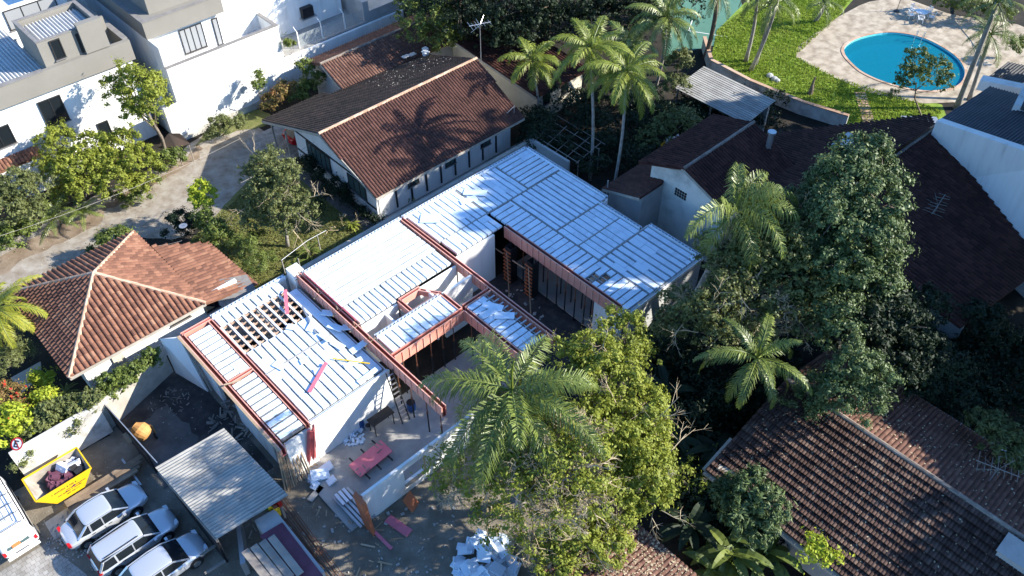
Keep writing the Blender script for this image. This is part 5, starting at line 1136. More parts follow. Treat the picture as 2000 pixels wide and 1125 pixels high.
# boundary wall and drying frame behind the unfinished house
r = empty('rear_boundary_wall', L(20,-1.2,0), 'grey concrete boundary wall between the brown-roofed house and the slabs', 'wall'); mb = MB(); mb.lb(6,30,-1.62,-1.4,0,2.0); mb.lb(29.8,30,-1.39,2.8,0,2.4); mb.build('wall', M['greyw'], r); mb = MB(); mb.lb(5.95,30.05,-1.68,-1.34,2.0,2.06); mb.build('coping', M['fascia'], r)
r = empty('drying_frame', P(1110,270,0), 'dark frame of crossed poles in the shade behind the blue slab', 'pole frame'); mb = MB()
for i in range(5): mb.tube(P(1040+i*12,262-i*9,2.4), P(1130+i*13,318-i*9,2.4), .03, n=4)
for i in range(5): mb.tube(P(1045+i*20,275+i*11,2.35), P(1085+i*22,235+i*11,2.35), .03, n=4)
mb.build('top_poles', M['owood'], r); mb = MB()
for px, py in ((1045,268),(1130,312),(1170,290)): q = P(px,py,2.3); mb.tube((q.x,q.y,0), q, .05)
mb.build('post', M['owood'], r)
# pipe frame on rear wall
r = empty('pipe_rail', P(560,500,2.2), 'crooked metal pipe rail on posts above the rear wall beside the shrubs', 'rail'); mb = MB(); mb.path([P(550,508,2.9), P(600,470,3.0), P(637,450,2.9)], .022); mb.build('top_rail', M['galv'], r)
for px, py in ((550,508),(620,462),(582,505)): mb = MB(); q = P(px,py,2.9); mb.tube(q-VZ*1.2, q, .035); mb.build('post', M['fascia'], r)
# little shingled shrine roof by the lane
c_ = P(340,268,1.8); r = empty('small_canopy', (c_.x,c_.y,0), 'small grey shingled canopy on posts at the top of the gravel lane', 'canopy'); mb = MB()
mb.prism([P(308,288,1.7), P(330,262,2.3), P(352,262,2.3), P(372,282,1.7), P(345,290,1.7)], .08); mb.build('roof', M['mossy'], r); mb = MB()
for px, py in ((312,286),(368,281),(345,289)): q = P(px,py,1.7); mb.tube((q.x,q.y,0), q, .04)
mb.build('post', M['owood'], r)
for i, (px, py, rr_) in enumerate(((120,722,1.0),)): pass
mb = MB(); mb.prism([P(22,740,1.2), P(45,768,1.2), P(82,735,1.4), P(80,708,1.4)], .1); tag(mb.build('stone_slab_roof', M['fascia']), 'grey sloping slab below the terracotta roof among flowering shrubs', 'slab')
# water tank/dish on terracotta roof corner
q = P(361,450,2.6); r = empty('satellite_dish', q, 'small round satellite dish at the shaded corner of the terracotta roof', 'satellite dish'); mb = MB(); mb.lathe(q+VZ*.3, [(.02,0),(.16,.04),(.26,.11),(.28,.13)], 18); mb.build('dish', M['galv'], r); mb = MB(); mb.tube(q-VZ*.5, q+VZ*.3, .03); mb.build('bracket', M['steel'], r)
# overhead cables
for i, (p, q, sag) in enumerate(((P(-30,470,5), P(470,270,4.6), .5), (P(410,385,4), P(655,250,3.2), .3), (P(355,470,3.2), P(310,480,3.0), .05))):
    pts = [Vector(p).lerp(Vector(q), t/16)-VZ*sag*4*(t/16)*(1-t/16) for t in range(17)]; mb = MB(); mb.path(pts, .011, 4); mb.build('overhead_cable', M['fascia'], label=['long pale cable sagging across the gravel lane','pale cable running from the lane to the gabled house wall','short pale cable over the shaded corner of the terracotta roof'][i], cat='cable')

for o in list(bpy.data.objects):
    if o.get('category') in ('gravel', 'litter') or (o.get('label') or '').startswith(('raw timber offcuts', 'scattered pale debris', 'splintered timber')): o['kind'] = 'stuff'
OUTER = [(44,56,26.4,4.0),(42,52.5,26.4,4.3),(43,49,26.8,4.3),(42,45.5,26.6,4.3),(43,43.2,25.5,3.2),(45,38,19,4),(42,34,17,4),(38,27,13,3.5),(42,20,15,4)]
# ================================================================ VEGETATION
def foliage(blobs, n, size, asp=.5, seed=0, clump=.32, per=14, hollow=.55, up=.35, flat=1.0):
    "leaf quads on many small rounded bunches that cover the outer part of each blob"
    rn = np.random.RandomState(seed); tot = sum(b[3]**2 for b in blobs); out = []; var = []
    for bx, by, bz, br in blobs:
        nb = max(3, int(1.7*n*br*br/tot)); cr = clump*.8; k = max(6, int(1.7*(br/cr)**2)); m = max(3, nb//k)
        d = rn.randn(k, 3); d /= np.linalg.norm(d, axis=1, keepdims=True); d[:, 2] = np.where(d[:, 2] < -.35, -d[:, 2], d[:, 2])
        lump = 1+.26*np.sin(d[:, :1]*4+bx)*np.cos(d[:, 1:2]*5+by); rr = br*(hollow+(1.0-hollow)*rn.rand(k, 1)**.5)*lump
        c = np.array([bx, by, bz])+d*rr*np.array([1, 1, .85*flat]); cl = cr*(.55+.9*rn.rand(k, 1)); cv = rn.rand(k)
        e = rn.randn(k*m, 3)+np.repeat(d, m, 0)*.5; e[:, 2] += .25; e /= np.linalg.norm(e, axis=1, keepdims=True)
        C = np.repeat(c, m, 0)+e*np.repeat(cl, m, 0)*(.5+.6*rn.rand(k*m, 1)+1.5*(rn.rand(k*m, 1) < .22)*rn.rand(k*m, 1))*np.array([1, 1, .8])
        nr = e+rn.randn(k*m, 3)*.38; nr[:, 2] += up*.6; nr /= np.linalg.norm(nr, axis=1, keepdims=True)
        t = rn.randn(k*m, 3); t -= nr*(t*nr).sum(1, keepdims=True); t /= np.linalg.norm(t, axis=1, keepdims=True); s = np.cross(nr, t)
        L_ = size*(.6+.8*rn.rand(k*m, 1)); W_ = L_*asp
        out.append(np.stack([C-t*L_*.5, C+s*W_*.5+t*L_*.05, C+t*L_*.5-nr*L_*.12, C-s*W_*.5+t*L_*.05], 1)); var.append(np.clip(np.repeat(cv, m)*.6+rn.rand(k*m)*.4, 0, 1))
    return np.concatenate(out), np.concatenate(var)
def limbs(mb, base, top, blobs, r, rn, bend=.3, sub=3):
    base = Vector(base); top = Vector(top); mid = base.lerp(top, .5)+Vector((rn.uniform(-bend,bend), rn.uniform(-bend,bend), 0))
    mb.path([base, base.lerp(mid,.5), mid, top], [r*1.25, r, r*.85, r*.6], 8)
    for b in blobs:
        c = Vector(b[:3]); s = mid.lerp(top, rn.uniform(.2, 1)); m1 = s.lerp(c, .5)+Vector((rn.uniform(-.3,.3), rn.uniform(-.3,.3), -.15*b[3]))
        mb.path([s, m1, c], [r*.5, r*.33, r*.15], 6)
        for _ in range(sub):
            e = c+Vector((rn.gauss(0,1), rn.gauss(0,1), rn.gauss(.3,.6))).normalized()*b[3]*.85; mb.path([m1.lerp(c, rn.random()), c.lerp(e,.5)+VZ*.1, e], [r*.22, r*.13, r*.05], 5)
TSEED = [100]
def tree(name, label, cat, base, blobs, n, lm, size=.2, r=.2, group=None, asp=.5, top=None, clump=.32, per=14, hollow=.55, bark='bark', sub=3, flat=1.0, up=.35, twigs=0, tz=None):
    TSEED[0] += 1; rn = random.Random(TSEED[0]); blobs = [tuple(b) for b in blobs]
    base = Vector((base[0], base[1], 0)); root = empty(name, base, label, cat, group)
    if top is None:
        w_ = sum(b[3] for b in blobs); top = Vector((sum(b[0]*b[3] for b in blobs)/w_, sum(b[1]*b[3] for b in blobs)/w_, max(.4, sum(b[2]*b[3] for b in blobs)/w_*.8)))
    mb = MB(); limbs(mb, base, top, blobs, r, rn, sub=sub); mb.build('trunk', M[bark], root, smooth=True)
    V, var = foliage(blobs, n, size, asp, TSEED[0], clump, per, hollow, up, flat); np_mesh('crown', V, var, M[lm], root)
    if twigs:
        mb = MB()
        for _ in range(twigs):
            b = rn.choice(blobs); c = Vector(b[:3]); d = Vector((rn.gauss(0,1), rn.gauss(0,1), rn.gauss(.2,.6))).normalized(); p = c+d*b[3]*rn.uniform(.3,.8); rec(mb, p, (d+Vector((rn.gauss(0,.5), rn.gauss(0,.5), rn.gauss(0,.3)))).normalized(), rn.uniform(.7,1.4), .03, 3, rn)
        mb.build('bare_twigs', M['twig'], root)
    return root
def rec(mb, p, d, ln, r, depth, rn):
    q = p+d*ln+VZ*rn.uniform(-.1,.1); mb.tube(p, q, r, r*.6, 3, caps=False)
    if depth > 0:
        for _ in range(rn.choice((2, 3))):
            e = (d+Vector((rn.gauss(0,.6), rn.gauss(0,.6), rn.gauss(0,.45)))).normalized(); rec(mb, p.lerp(q, rn.uniform(.45,1)), e, ln*rn.uniform(.55,.8), r*.6, depth-1, rn)
def B(px, py, z, r): p = P(px, py, z); return (p.x, p.y, z, r)
def frond(c, az, e0, ln, droop, lf, lw, rn, m, root, dens=.085, hang=.5, plume=0, arc=1.5):
    "arched rachis with drooping leaflets either side"
    h = Vector((math.cos(az), math.sin(az), 0)); pts = [Vector(c)]; e = e0; k = 12; tw = rn.uniform(-.25,.25)
    for i in range(k):
        t = (i+1)/k; e2 = e0-droop*t**arc; a2 = az+tw*t; h2 = Vector((math.cos(a2), math.sin(a2), 0)); pts.append(pts[-1]+(h2*math.cos(e2)+VZ*math.sin(e2))*ln/k)
    vs = []; 
    nl = int(ln/dens)
    for j in range(nl):
        t = .12+.88*j/nl; f = t*k; i = min(k-1, int(f)); p = pts[i].lerp(pts[i+1], f-i); d = (pts[i+1]-pts[i]).normalized()
        s = d.cross(VZ); s = s.normalized() if s.length > 1e-3 else h.cross(VZ)
        n_ = s.cross(d).normalized(); sc = math.sin(math.pi*min(1, .12+.85*t))**.6*(1-.35*t)
        for sd in (-1, 1):
            l_ = lf*sc*rn.uniform(.8,1.15); up_ = rn.uniform(-.5,1.0) if plume else rn.uniform(-.1,.2)
            dr = (s*sd*math.cos(.75)+d*math.sin(.75)*rn.uniform(.7,1.2)+n_*up_).normalized(); m1 = p+dr*l_*.5; m2 = m1+(dr+Vector((0,0,-hang*2))*rn.uniform(.6,1.2)).normalized()*l_*.55
            wv = d*lw*.5; vs.append([p-wv*.6, p+wv*.6, m1+wv, m1-wv]); vs.append([m1-wv, m1+wv, m2+wv*.15, m2-wv*.15])
    V = np.array([[list(a) for a in q] for q in vs]); o = np_mesh('frond', V, np.repeat(RN.rand(len(V)//2)*.5+rn.random()*.5, 2), m, root)
    mb = MB(); mb.path(pts, [.05*(1-i/14) for i in range(len(pts))], 5); mb.build('rachis', M['p_dark'] if m is not M['l_bright'] else m, o)
    return o
def palm(name, label, base, crown, nf, ln, lf, lm, r=.14, elev=(1.25,-.7), droop=(.9,1.7), group=None, lw=.05, hang=.5, dens=.085, seed=1, bark='pbark', shaft=.0, spear=True, azs=None, skirt=0, plume=0, curve=.25):
    rn = random.Random(seed); base = Vector(base); base.z = 0; crown = Vector(crown); root = empty(name, base, label, 'palm tree', group)
    mb = MB(); k = 7; pts = [base.lerp(crown, i/k)+Vector((math.sin(i/k*3.1)*curve, math.sin(i/k*3.1)*curve*.4, 0)) for i in range(k+1)]; pts[-1] = crown
    mb.path(pts, [r*1.45]+[r*(1.05-.25*i/k) for i in range(k)], 9); mb.build('trunk', M[bark], root, smooth=True)
    if shaft: mb = MB(); mb.path([crown-VZ*shaft*.2, crown+VZ*shaft*.4, crown+VZ*shaft], [r*1.1, r*1.15, r*.5], 8); mb.build('crownshaft', M['p_bright'], root); crown = crown+VZ*shaft
    for i in range(nf):
        t = (i+.5)/nf; az = (i*2.399+rn.uniform(-.2,.2)) if azs is None else azs[i % len(azs)]+rn.uniform(-.15,.15); e = elev[0]+(elev[1]-elev[0])*t+rn.uniform(-.1,.1)
        frond(crown, az, e, ln*rn.uniform(.82,1.08)*(.75 if t < .12 else 1), droop[0]+(droop[1]-droop[0])*(1-abs(2*t-1))*rn.uniform(.8,1.1), lf, lw, rn, M[lm], root, dens, hang, plume)
    if spear: mb = MB(); mb.path([crown, crown+VZ*ln*.25, crown+Vector((.1,0,ln*.42))], [.06,.05,.01], 6); mb.build('spear_leaf', M['p_bright'], root)
    for i in range(skirt):
        az = rn.uniform(0,6.28); frond(crown-VZ*.3, az, -1.0, ln*.7, .5, lf*.7, lw*.7, rn, M['twig'], root, dens*2, .8)
    return root
# ---- foreground queen palm and its neighbours
qc = P(1000,762,10.4)
palm('queen_palm', 'largest palm in the foreground with arching dark feathery fronds, in front of the unfinished house', P(1000,762,10.4)*1+Vector((.4,-.3,0)), qc, 34, 5.5, 1.25, 'p_dark', r=.24, elev=(.65,-1.0), droop=(1.0,1.8), lw=.058, hang=.75, dens=.055, seed=3, skirt=9, plume=1)
tree('yellow_green_tree', 'tall rounded yellow-green tree right behind the foreground palm', 'tree', P(1180,800,5)[:2], [B(1215,655,6.6,1.4),B(1165,695,7,1.4),B(1195,750,7.2,1.8),B(1240,800,6.8,1.7),B(1230,870,6.6,2.1),B(1255,930,6.2,1.6),B(1180,830,7,1.7),B(1120,705,6.6,1.3),B(1240,700,6,1.1)], 26000, 'l_yel', .17, .3, clump=.28, per=12, hollow=.5, twigs=20)
tree('leafy_vine_tree', 'lower yellow-green tree spilling over the small reddish roof at the bottom', 'tree', P(1160,1010,4)[:2], [B(1205,985,5.8,1.3),B(1130,1055,5.4,1.2),B(1185,1060,4.8,1.2),B(1265,965,5.4,1.2),B(1290,900,5.6,.9),B(1090,1100,5.0,1.1),B(1210,930,6.2,1.1)], 14000, 'l_yel', .16, .22, clump=.26, per=12, twigs=25)
# half-bare tree
def bare(name, label, base, blobs, n, leaf, nl, size=.16, seed=1, r=.2, cat='tree', depth=4):
    rn = random.Random(seed); base = Vector((base[0], base[1], 0)); root = empty(name, base, label, cat); mb = MB(); top = Vector((sum(b[0] for b in blobs)/len(blobs), sum(b[1] for b in blobs)/len(blobs), sum(b[2] for b in blobs)/len(blobs)-.8))
    limbs(mb, base, top, blobs, r, rn, sub=4); mb.build('trunk', M['twig'], root)
    tb = MB()
    for _ in range(n):
        b = rn.choice(blobs); c = Vector(b[:3]); d = Vector((rn.gauss(0,1), rn.gauss(0,1), rn.gauss(.3,.6))).normalized(); rec(tb, c+d*b[3]*rn.uniform(.0,.6), d, rn.uniform(.5,.9)*b[3]*.55, .045, depth, rn)
    tb.build('bare_branches', M['twig'], root)
    if nl: V, var = foliage(blobs, nl, size, .5, seed, .4, 5, .2); np_mesh('crown', V, var, M[leaf], root)
    return root
bare('half_bare_tree', 'half-bare tree of pale grey-brown twigs under the foreground palm', P(1060,900,3)[:2], [B(1050,890,8.6,1.6),B(1120,915,9,1.7),B(1020,960,7.6,1.5),B(1090,995,7.8,1.6),B(940,930,6.6,1.2),B(1140,865,9.2,1.3),B(1150,965,8.2,1.3),B(960,1010,5,1.1),B(870,900,6,.9),B(890,960,5,1.0),B(1040,1060,5.4,1.2),B(1000,900,7.6,1.4)], 260, 'l_yel', 9000, seed=11, depth=4)
bare('dry_shrub', 'sparse dry shrub with lit grey twigs right of the yellow-green tree', P(1345,945,1)[:2], [B(1345,935,2.2,1.0),B(1370,960,1.8,.7)], 10, 'l_yel', 500, seed=12, depth=3, r=.05, cat='shrub')
# ---- right hand group
palm('drooping_palm', 'ragged palm with hanging fronds whose frond tips brush the right end of the blue slab', P(1330,600,2), P(1437,412,11.5), 26, 4.6, 1.15, 'p_dark', r=.22, elev=(1.15,-.9), droop=(1.5,2.5), lw=.055, hang=1.0, dens=.05, seed=8, skirt=10, plume=1, azs=[.3,.9,1.4,3.75,-.4,.1,-.9,1.2,.6,1.1,-1.4,.7])
tree('dense_round_tree', 'tallest glossy dark round tree lit on its right flank at the right of the picture', 'tree', P(1680,430,5)[:2], [B(1690,315,13,1.5),B(1655,340,13,1.4),B(1720,345,12.5,1.2),B(1710,400,12.4,1.5),B(1640,420,12,1.7),B(1695,460,11.4,1.6),B(1730,450,11,1.0),B(1620,360,11.8,1.2),B(1585,405,10.5,1.4),B(1590,470,10,1.5),B(1650,520,10,1.7),B(1705,520,9.5,1.4),B(1740,500,9,.9),B(1650,470,9.5,2.2),B(1600,540,8,2.0),B(1700,590,7.5,2.0)], 56000, 'l_grey', .18, .38, clump=.3, per=14, hollow=.6)
tree('spreading_vine_tree', 'yellowish tree tangled with vines between the drooping palm and the tall dark tree', 'tree', P(1500,560,4)[:2], [B(1490,440,10.5,1.5),B(1530,480,10.4,1.7),B(1470,500,9.6,1.6),B(1420,540,9,1.4),B(1560,450,10,1.3),B(1395,600,8,1.4),B(1350,620,7,1.2),B(1560,550,9,1.4),B(1400,660,7,1.3),B(1540,530,8,2.0),B(1470,460,9.5,1.7),B(1405,490,9,1.3),B(1325,590,5.2,1.2),B(1310,640,4.4,1.1),B(1580,590,7,2.0),B(1450,570,7.5,1.8)], 27000, 'l_olive', .18, .3, clump=.32, per=10, hollow=.4, twigs=30)
bare('tangled_tree', 'tangle of bare grey branches above the small palm on the right', P(1500,650,3)[:2], [B(1490,570,8.4,1.5),B(1540,600,8,1.4),B(1440,610,7.4,1.4),B(1560,640,7,1.2),B(1480,640,7,1.3)], 60, 'l_olive', 3600, seed=17, depth=4, r=.25)
palm('small_feather_palm', 'small palm with long pale arching fronds above the ribbed dark roof', P(1490,720,2), P(1478,700,7.6), 14, 3.7, .7, 'p_dark', r=.13, elev=(1.3,-.5), droop=(1.1,1.9), lw=.06, hang=.6, dens=.07, seed=21)
tree('sunlit_rounded_tree', 'grey-green tree with a sunlit crown touching the top of the pale roof ridge', 'tree', P(1690,740,2)[:2], [B(1665,715,8,1.2),B(1700,735,7.6,1.2),B(1640,770,6.8,1.2),B(1690,775,6.6,1.3),B(1610,770,6,1.1),B(1575,790,5,1.0),B(1630,600,8.6,1.3),B(1640,660,8,1.2)], 15000, 'l_grey', .15, .22, clump=.26, per=12)
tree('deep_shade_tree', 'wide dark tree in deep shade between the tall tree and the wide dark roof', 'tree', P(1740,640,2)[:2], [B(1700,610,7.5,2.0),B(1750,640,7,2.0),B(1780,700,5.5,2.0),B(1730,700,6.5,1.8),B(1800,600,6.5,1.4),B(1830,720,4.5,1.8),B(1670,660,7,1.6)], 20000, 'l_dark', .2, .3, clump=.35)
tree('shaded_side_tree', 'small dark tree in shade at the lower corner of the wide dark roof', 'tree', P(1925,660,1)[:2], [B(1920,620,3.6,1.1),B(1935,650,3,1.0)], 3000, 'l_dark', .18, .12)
tree('palmate_tree', 'young tree with star-shaped leaf clusters over the corner of the ribbed roof', 'tree', P(1470,985,1)[:2], [B(1460,950,5.6,.9),B(1500,985,5.2,1.0),B(1440,1000,4.8,1.0),B(1480,1030,4.2,.9),B(1420,960,4.6,.8)], 6500, 'l_grey', .3, .12, asp=.25, per=10, clump=.2)
tree('cassava_shrub', 'sunlit leafy shrub with fingered leaves behind the far gutter at the right edge', 'shrub', P(1945,855,1)[:2], [B(1945,835,5,.8),B(1960,870,4.8,1.0),B(1915,820,4.6,.6),B(1985,890,4.4,.8)], 4200, 'l_olive', .26, .08, asp=.28, per=9, clump=.2)
# banana / broad leaved plants at the bottom
def broad(name, label, c, n, ln, wd, m, seed, cat='plant', el=(1.2,.3), z0=.3, group=None):
    rn = random.Random(seed); c = Vector(c); base = Vector((c.x, c.y, 0)); r_ = empty(name, base, label, cat, group); mb = MB()
    for i in range(n):
        az = i*2.4+rn.uniform(-.3,.3); e = rn.uniform(el[1], el[0]); p = base+VZ*(c.z*rn.uniform(.5,1)); h = Vector((math.cos(az), math.sin(az), 0)); s = Vector((-h.y, h.x, 0)); L_ = ln*rn.uniform(.7,1.1); prev = None; ee = e
        k = 6; q = p; vs = []
        for j in range(k+1):
            t = j/k; w_ = wd*.5*math.sin(math.pi*min(1, .08+.9*t))**.7; tl = s*w_+VZ*w_*.35; tr = -s*w_+VZ*w_*.35; vs += [q+tl, q, q+tr]; ee -= (.18+.1*rn.random()); q = q+(h*math.cos(ee)+VZ*math.sin(ee))*L_/k
        mb.add(vs, [(3*j+a, 3*j+a+1, 3*j+a+4, 3*j+a+3) for j in range(k) for a in (0,1)], rn.random())
    mb.build('leaves', M[m], r_); mb = MB()
    for i in range(4): mb.path([base+Vector((rn.uniform(-.15,.15), rn.uniform(-.15,.15), 0)), base+Vector((rn.uniform(-.2,.2), rn.uniform(-.2,.2), c.z))], [.07,.05], 6)
    mb.build('stem', M['l_mid'], r_); return r_
for i, (px, py, z, m, lb) in enumerate(((1430,1075,2.2,'l_mid','broad-leaved plant with long glossy lit leaves left of the ribbed roof corner'),(1500,1075,2.0,'l_mid','broad-leaved plant pressed against the pale gutter of the ribbed roof'),(1390,1110,1.8,'l_mid','broad-leaved plant nearest the reddish roof at the bottom'),(1350,1020,2.0,'l_dark','dark broad-leaved plant in shade above the reddish roof corner'),(1300,760,3.0,'l_dark','dark broad-leaved plant in the gap right of the yellow-green tree'),(1320,850,2.6,'l_dark','dark banana-like plant deep in the shade right of the yellow-green tree'),(1400,870,2.4,'l_dark','dark broad-leaved plant in shade beside the corner of the ribbed roof'))):
    broad('banana_plant', lb, P(px,py,z), 14, 2.2, .5, m, 40+i)
tree('young_lit_shoot', 'thin young shoot with bright leaves rising before the pale gutter at the bottom', 'shrub', P(1600,1095,0)[:2], [B(1600,1065,4.2,.45),B(1580,1080,4,.4),B(1625,1095,3.9,.4)], 500, 'l_bright', .2, .04)
# ---- understorey of the shaded gardens on the right: one leafy mass
def mass(name, label, area, n, zmax, lm, size, seed):
    rn = np.random.RandomState(seed); pts = []
    rr = random.Random(seed); blobs = []
    for (px, py, z, r) in area: blobs.append(B(px, py, z, r))
    V, var = foliage(blobs, n, size, .5, seed, .4, 12, .6); root = empty('tmp', (0,0,0)); o = np_mesh(name, V, var, M[lm], root, np.zeros(3)); o.parent = None; bpy.data.objects.remove(root)
    return tag(o, label, 'undergrowth', None, 'stuff')
rr = random.Random(5)
def scatter(x0, y0, x1, y1, n, z=(.4,1.4), r=(.7,1.5)): return [(rr.uniform(x0,x1), rr.uniform(y0,y1), rr.uniform(*z), rr.uniform(*r)) for _ in range(n)]
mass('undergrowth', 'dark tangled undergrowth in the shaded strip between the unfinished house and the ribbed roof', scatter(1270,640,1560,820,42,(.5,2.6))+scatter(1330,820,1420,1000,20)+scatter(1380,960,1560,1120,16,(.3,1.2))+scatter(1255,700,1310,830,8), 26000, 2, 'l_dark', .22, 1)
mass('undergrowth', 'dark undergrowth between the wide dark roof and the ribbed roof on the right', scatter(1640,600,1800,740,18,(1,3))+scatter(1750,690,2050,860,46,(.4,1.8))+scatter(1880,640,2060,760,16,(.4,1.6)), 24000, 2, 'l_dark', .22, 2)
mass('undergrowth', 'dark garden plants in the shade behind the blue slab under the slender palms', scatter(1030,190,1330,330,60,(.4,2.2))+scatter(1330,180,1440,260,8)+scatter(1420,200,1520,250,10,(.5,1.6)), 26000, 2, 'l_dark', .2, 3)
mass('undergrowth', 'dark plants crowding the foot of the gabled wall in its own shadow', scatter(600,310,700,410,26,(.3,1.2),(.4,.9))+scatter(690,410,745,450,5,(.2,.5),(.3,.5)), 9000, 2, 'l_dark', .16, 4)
# shrubs lit in that garden
tree('lit_garden_shrub', 'sprawling shrub with pale lit leaves beside the hanging laundry', 'shrub', P(1320,255,1)[:2], [B(1320,240,3.2,1.2),B(1290,255,2.6,1.0),B(1345,235,2.6,.9),B(1265,275,2.2,.8)], 3200, 'l_olive', .2, .1)
tree('lit_garden_shrub', 'small lit shrub glinting between the slender palms and the shed roof', 'shrub', P(1325,130,1)[:2], [B(1325,120,4.5,1.1),B(1320,165,3.5,1.0)], 2200, 'l_olive', .2, .1)
# ---- slender palms in the middle top
tp = dict(lf=.85, lw=.08, hang=.45, dens=.085, shaft=.8)
palm('slender_palm', 'slender pale-trunked palm with the brightest green crown, left of the pair behind the blue slab', P(1152,352), P(1152,115,10.3), 20, 3.7, lm='p_bright', r=.11, seed=31, elev=(1.25,-.6), droop=(1.0,1.7), **tp)
palm('slender_palm', 'slender pale-trunked palm with a lit crown, right of the pair behind the blue slab', P(1193,392), P(1222,160,10.0), 20, 3.7, lm='p_bright', r=.11, seed=32, elev=(1.2,-.7), droop=(1.0,1.7), **tp)
palm('slender_palm', 'smaller palm beside the low pale house, its trunk in shadow', P(1048,245), P(1040,135,5.6), 17, 3.0, lm='p_bright', r=.09, seed=33, elev=(1.2,-.6), droop=(1.0,1.6), **tp)
palm('slender_palm', 'shaded palm behind and between the two brightest slender palms', P(1230,220), P(1225,100,6.5), 16, 3.2, lm='p_dark', r=.1, seed=34, **tp)
palm('slender_palm', 'palm with one yellowing frond hanging in front of the tennis court', P(1278,180), P(1300,52,7.5), 20, 3.9, lm='p_dark', r=.12, seed=35, **tp)
palm('court_palm', 'palm with rough brown trunk standing left of the trunk clump on the pool lawn', P(1378,112), P(1402,-25,9), 12, 3.2, .8, 'p_dark', r=.2, seed=36, bark='bark', skirt=5)
for i, (bx, by, cx, cy, z) in enumerate(((1466,138,1520,-5,8.5),(1456,120,1480,-20,7.5),(1474,126,1505,10,6.8))):
    palm('lawn_palm', ['front palm of the clump of leaning trunks on the pool lawn','left palm of the clump of leaning trunks on the pool lawn','right palm of the clump of leaning trunks on the pool lawn'][i], P(bx,by), P(cx,cy,z), 10, 2.8, .75, 'p_dark', r=.16, seed=40+i, bark='pbark', skirt=2)
palm('pool_palm', 'left of the two leaning palms at the right end of the pool, thicker trunk', P(1868,212), P(1948,5,9.5), 12, 3.3, .8, 'p_dark', r=.22, seed=50, curve=0)
palm('pool_palm', 'right of the two leaning palms at the right end of the pool, thinner trunk', P(1893,195), P(1935,68,5.6), 14, 3.1, .8, 'p_dark', r=.17, seed=51, curve=0)
palm('short_palm', 'short dark palm at the top edge between the lawn and the pool paving', P(1592,42), P(1610,5,2.4), 12, 2.4, .7, 'p_dark', r=.16, seed=52)
tree('poolside_tree', 'small airy tree with thin stems in front of the pool', 'tree', P(1800,228)[:2], [B(1790,115,4.4,1.1),B(1830,135,4.2,1.1),B(1770,140,3.9,.9),B(1845,160,3.4,.9),B(1760,165,2.8,.7),B(1795,150,3.8,1.1),B(1745,185,2.0,.5)], 4200, 'l_mid', .17, .07, clump=.25, per=8, hollow=.4)
tree('poolside_shrub', 'low shrub at the top edge of the pool garden behind the table', 'shrub', P(1860,8)[:2], [B(1840,2,1.4,1.2),B(1900,10,1.6,1.5),B(1950,20,1.4,1.3),B(1990,90,1.5,1.0)], 5000, 'l_mid', .2, .1)
# ---- dark forest at the top
fb = [((830,40,6,2.6),(860,70,4.5,1.8)), ((900,20,7,3.0),(880,-10,7,2.4)), ((985,30,7,3.0),(1010,70,5,2.2)), ((1070,10,7,2.8),(1090,50,5,2.0)), ((1150,0,7,3.0),(1200,30,5.5,2.2)), ((1240,-15,7,3.0),(1260,20,5,2.2)), ((950,60,4.5,2.0),(930,-20,8,2.6))]
fl = ['dark tree at the left end of the wooded belt, overhanging the rear house','second dark tree from the left in the wooded belt at the top','dark tree directly behind the tall skeletal antenna','dark tree in the wooded belt above the leftmost small palm','dark tree in the wooded belt above the brightest palm','dark tree at the right end of the wooded belt by the tennis court','low dark tree in the wooded belt just left of the antenna']
for i, bs in enumerate(fb): tree('forest_tree', fl[i], 'tree', P(bs[0][0], bs[0][1]+30, 1)[:2], [B(*b) for b in bs]+[(P(*bs[0][:3]).x+u_, P(*bs[0][:3]).y+5, 13-abs(u_), 3.2) for u_ in (-1.8, 1.8)]+[B(bs[0][0]+25, bs[0][1]+35, bs[0][2]-2, 1.9)], 9000, 'l_dark' if i else 'l_mid', .24, .25, clump=.4)
mass('woodland', 'distant shaded woodland floor and canopy along the top edge behind the antenna', scatter(820,-90,1330,20,30,(2,6),(2,3.4)), 22000, 2, 'l_dark', .28, 7)
# ---- left garden
tree('round_bushy_tree', 'big sunlit bushy tree, left half of the pair in front of the white house', 'tree', P(150,350)[:2], [B(120,280,4,1.5),B(150,330,3.6,1.7),B(110,330,3.0,1.4),B(170,370,2.4,1.4),B(185,290,4,1.3),B(130,380,1.8,1.1)], 13000, 'l_yel', .18, .2, clump=.26)
tree('round_bushy_tree', 'big sunlit bushy tree, right half of the pair beside the leaning trunk', 'tree', P(245,360)[:2], [B(235,290,3.8,1.6),B(270,320,3.2,1.4),B(225,350,2.6,1.5),B(275,360,1.8,1.0),B(205,320,3.4,1.3)], 11000, 'l_yel', .18, .2, clump=.26)
tree('leaning_tree', 'tall airy tree with a pale leaning trunk before the white house corner', 'tree', P(330,320)[:2], [B(280,165,7.6,1.3),B(300,200,6.8,1.3),B(250,150,7.6,1.1),B(235,190,6.6,1.1),B(265,220,6,1.2),B(300,165,7.4,.9),B(215,165,7,.7)], 8500, 'l_yel', .17, .16, top=P(285,215,5.6), clump=.28, hollow=.35)
tree('edge_tree', 'olive-green tree with dense crown at the left edge above the gravel lane', 'tree', P(30,440)[:2], [B(30,370,4,1.6),B(70,370,3.6,1.3),B(10,410,3.4,1.5),B(-30,390,4,1.6),B(60,420,2.6,1.2)], 11000, 'l_olive', .16, .2, clump=.26)
tree('edge_shrub', 'lower leafy shrub at the left edge beside the gravel lane', 'shrub', P(20,480)[:2], [B(20,460,1.6,1.1),B(45,450,1.4,.8),B(-20,470,1.6,1.1)], 5000, 'l_mid', .18, .1)
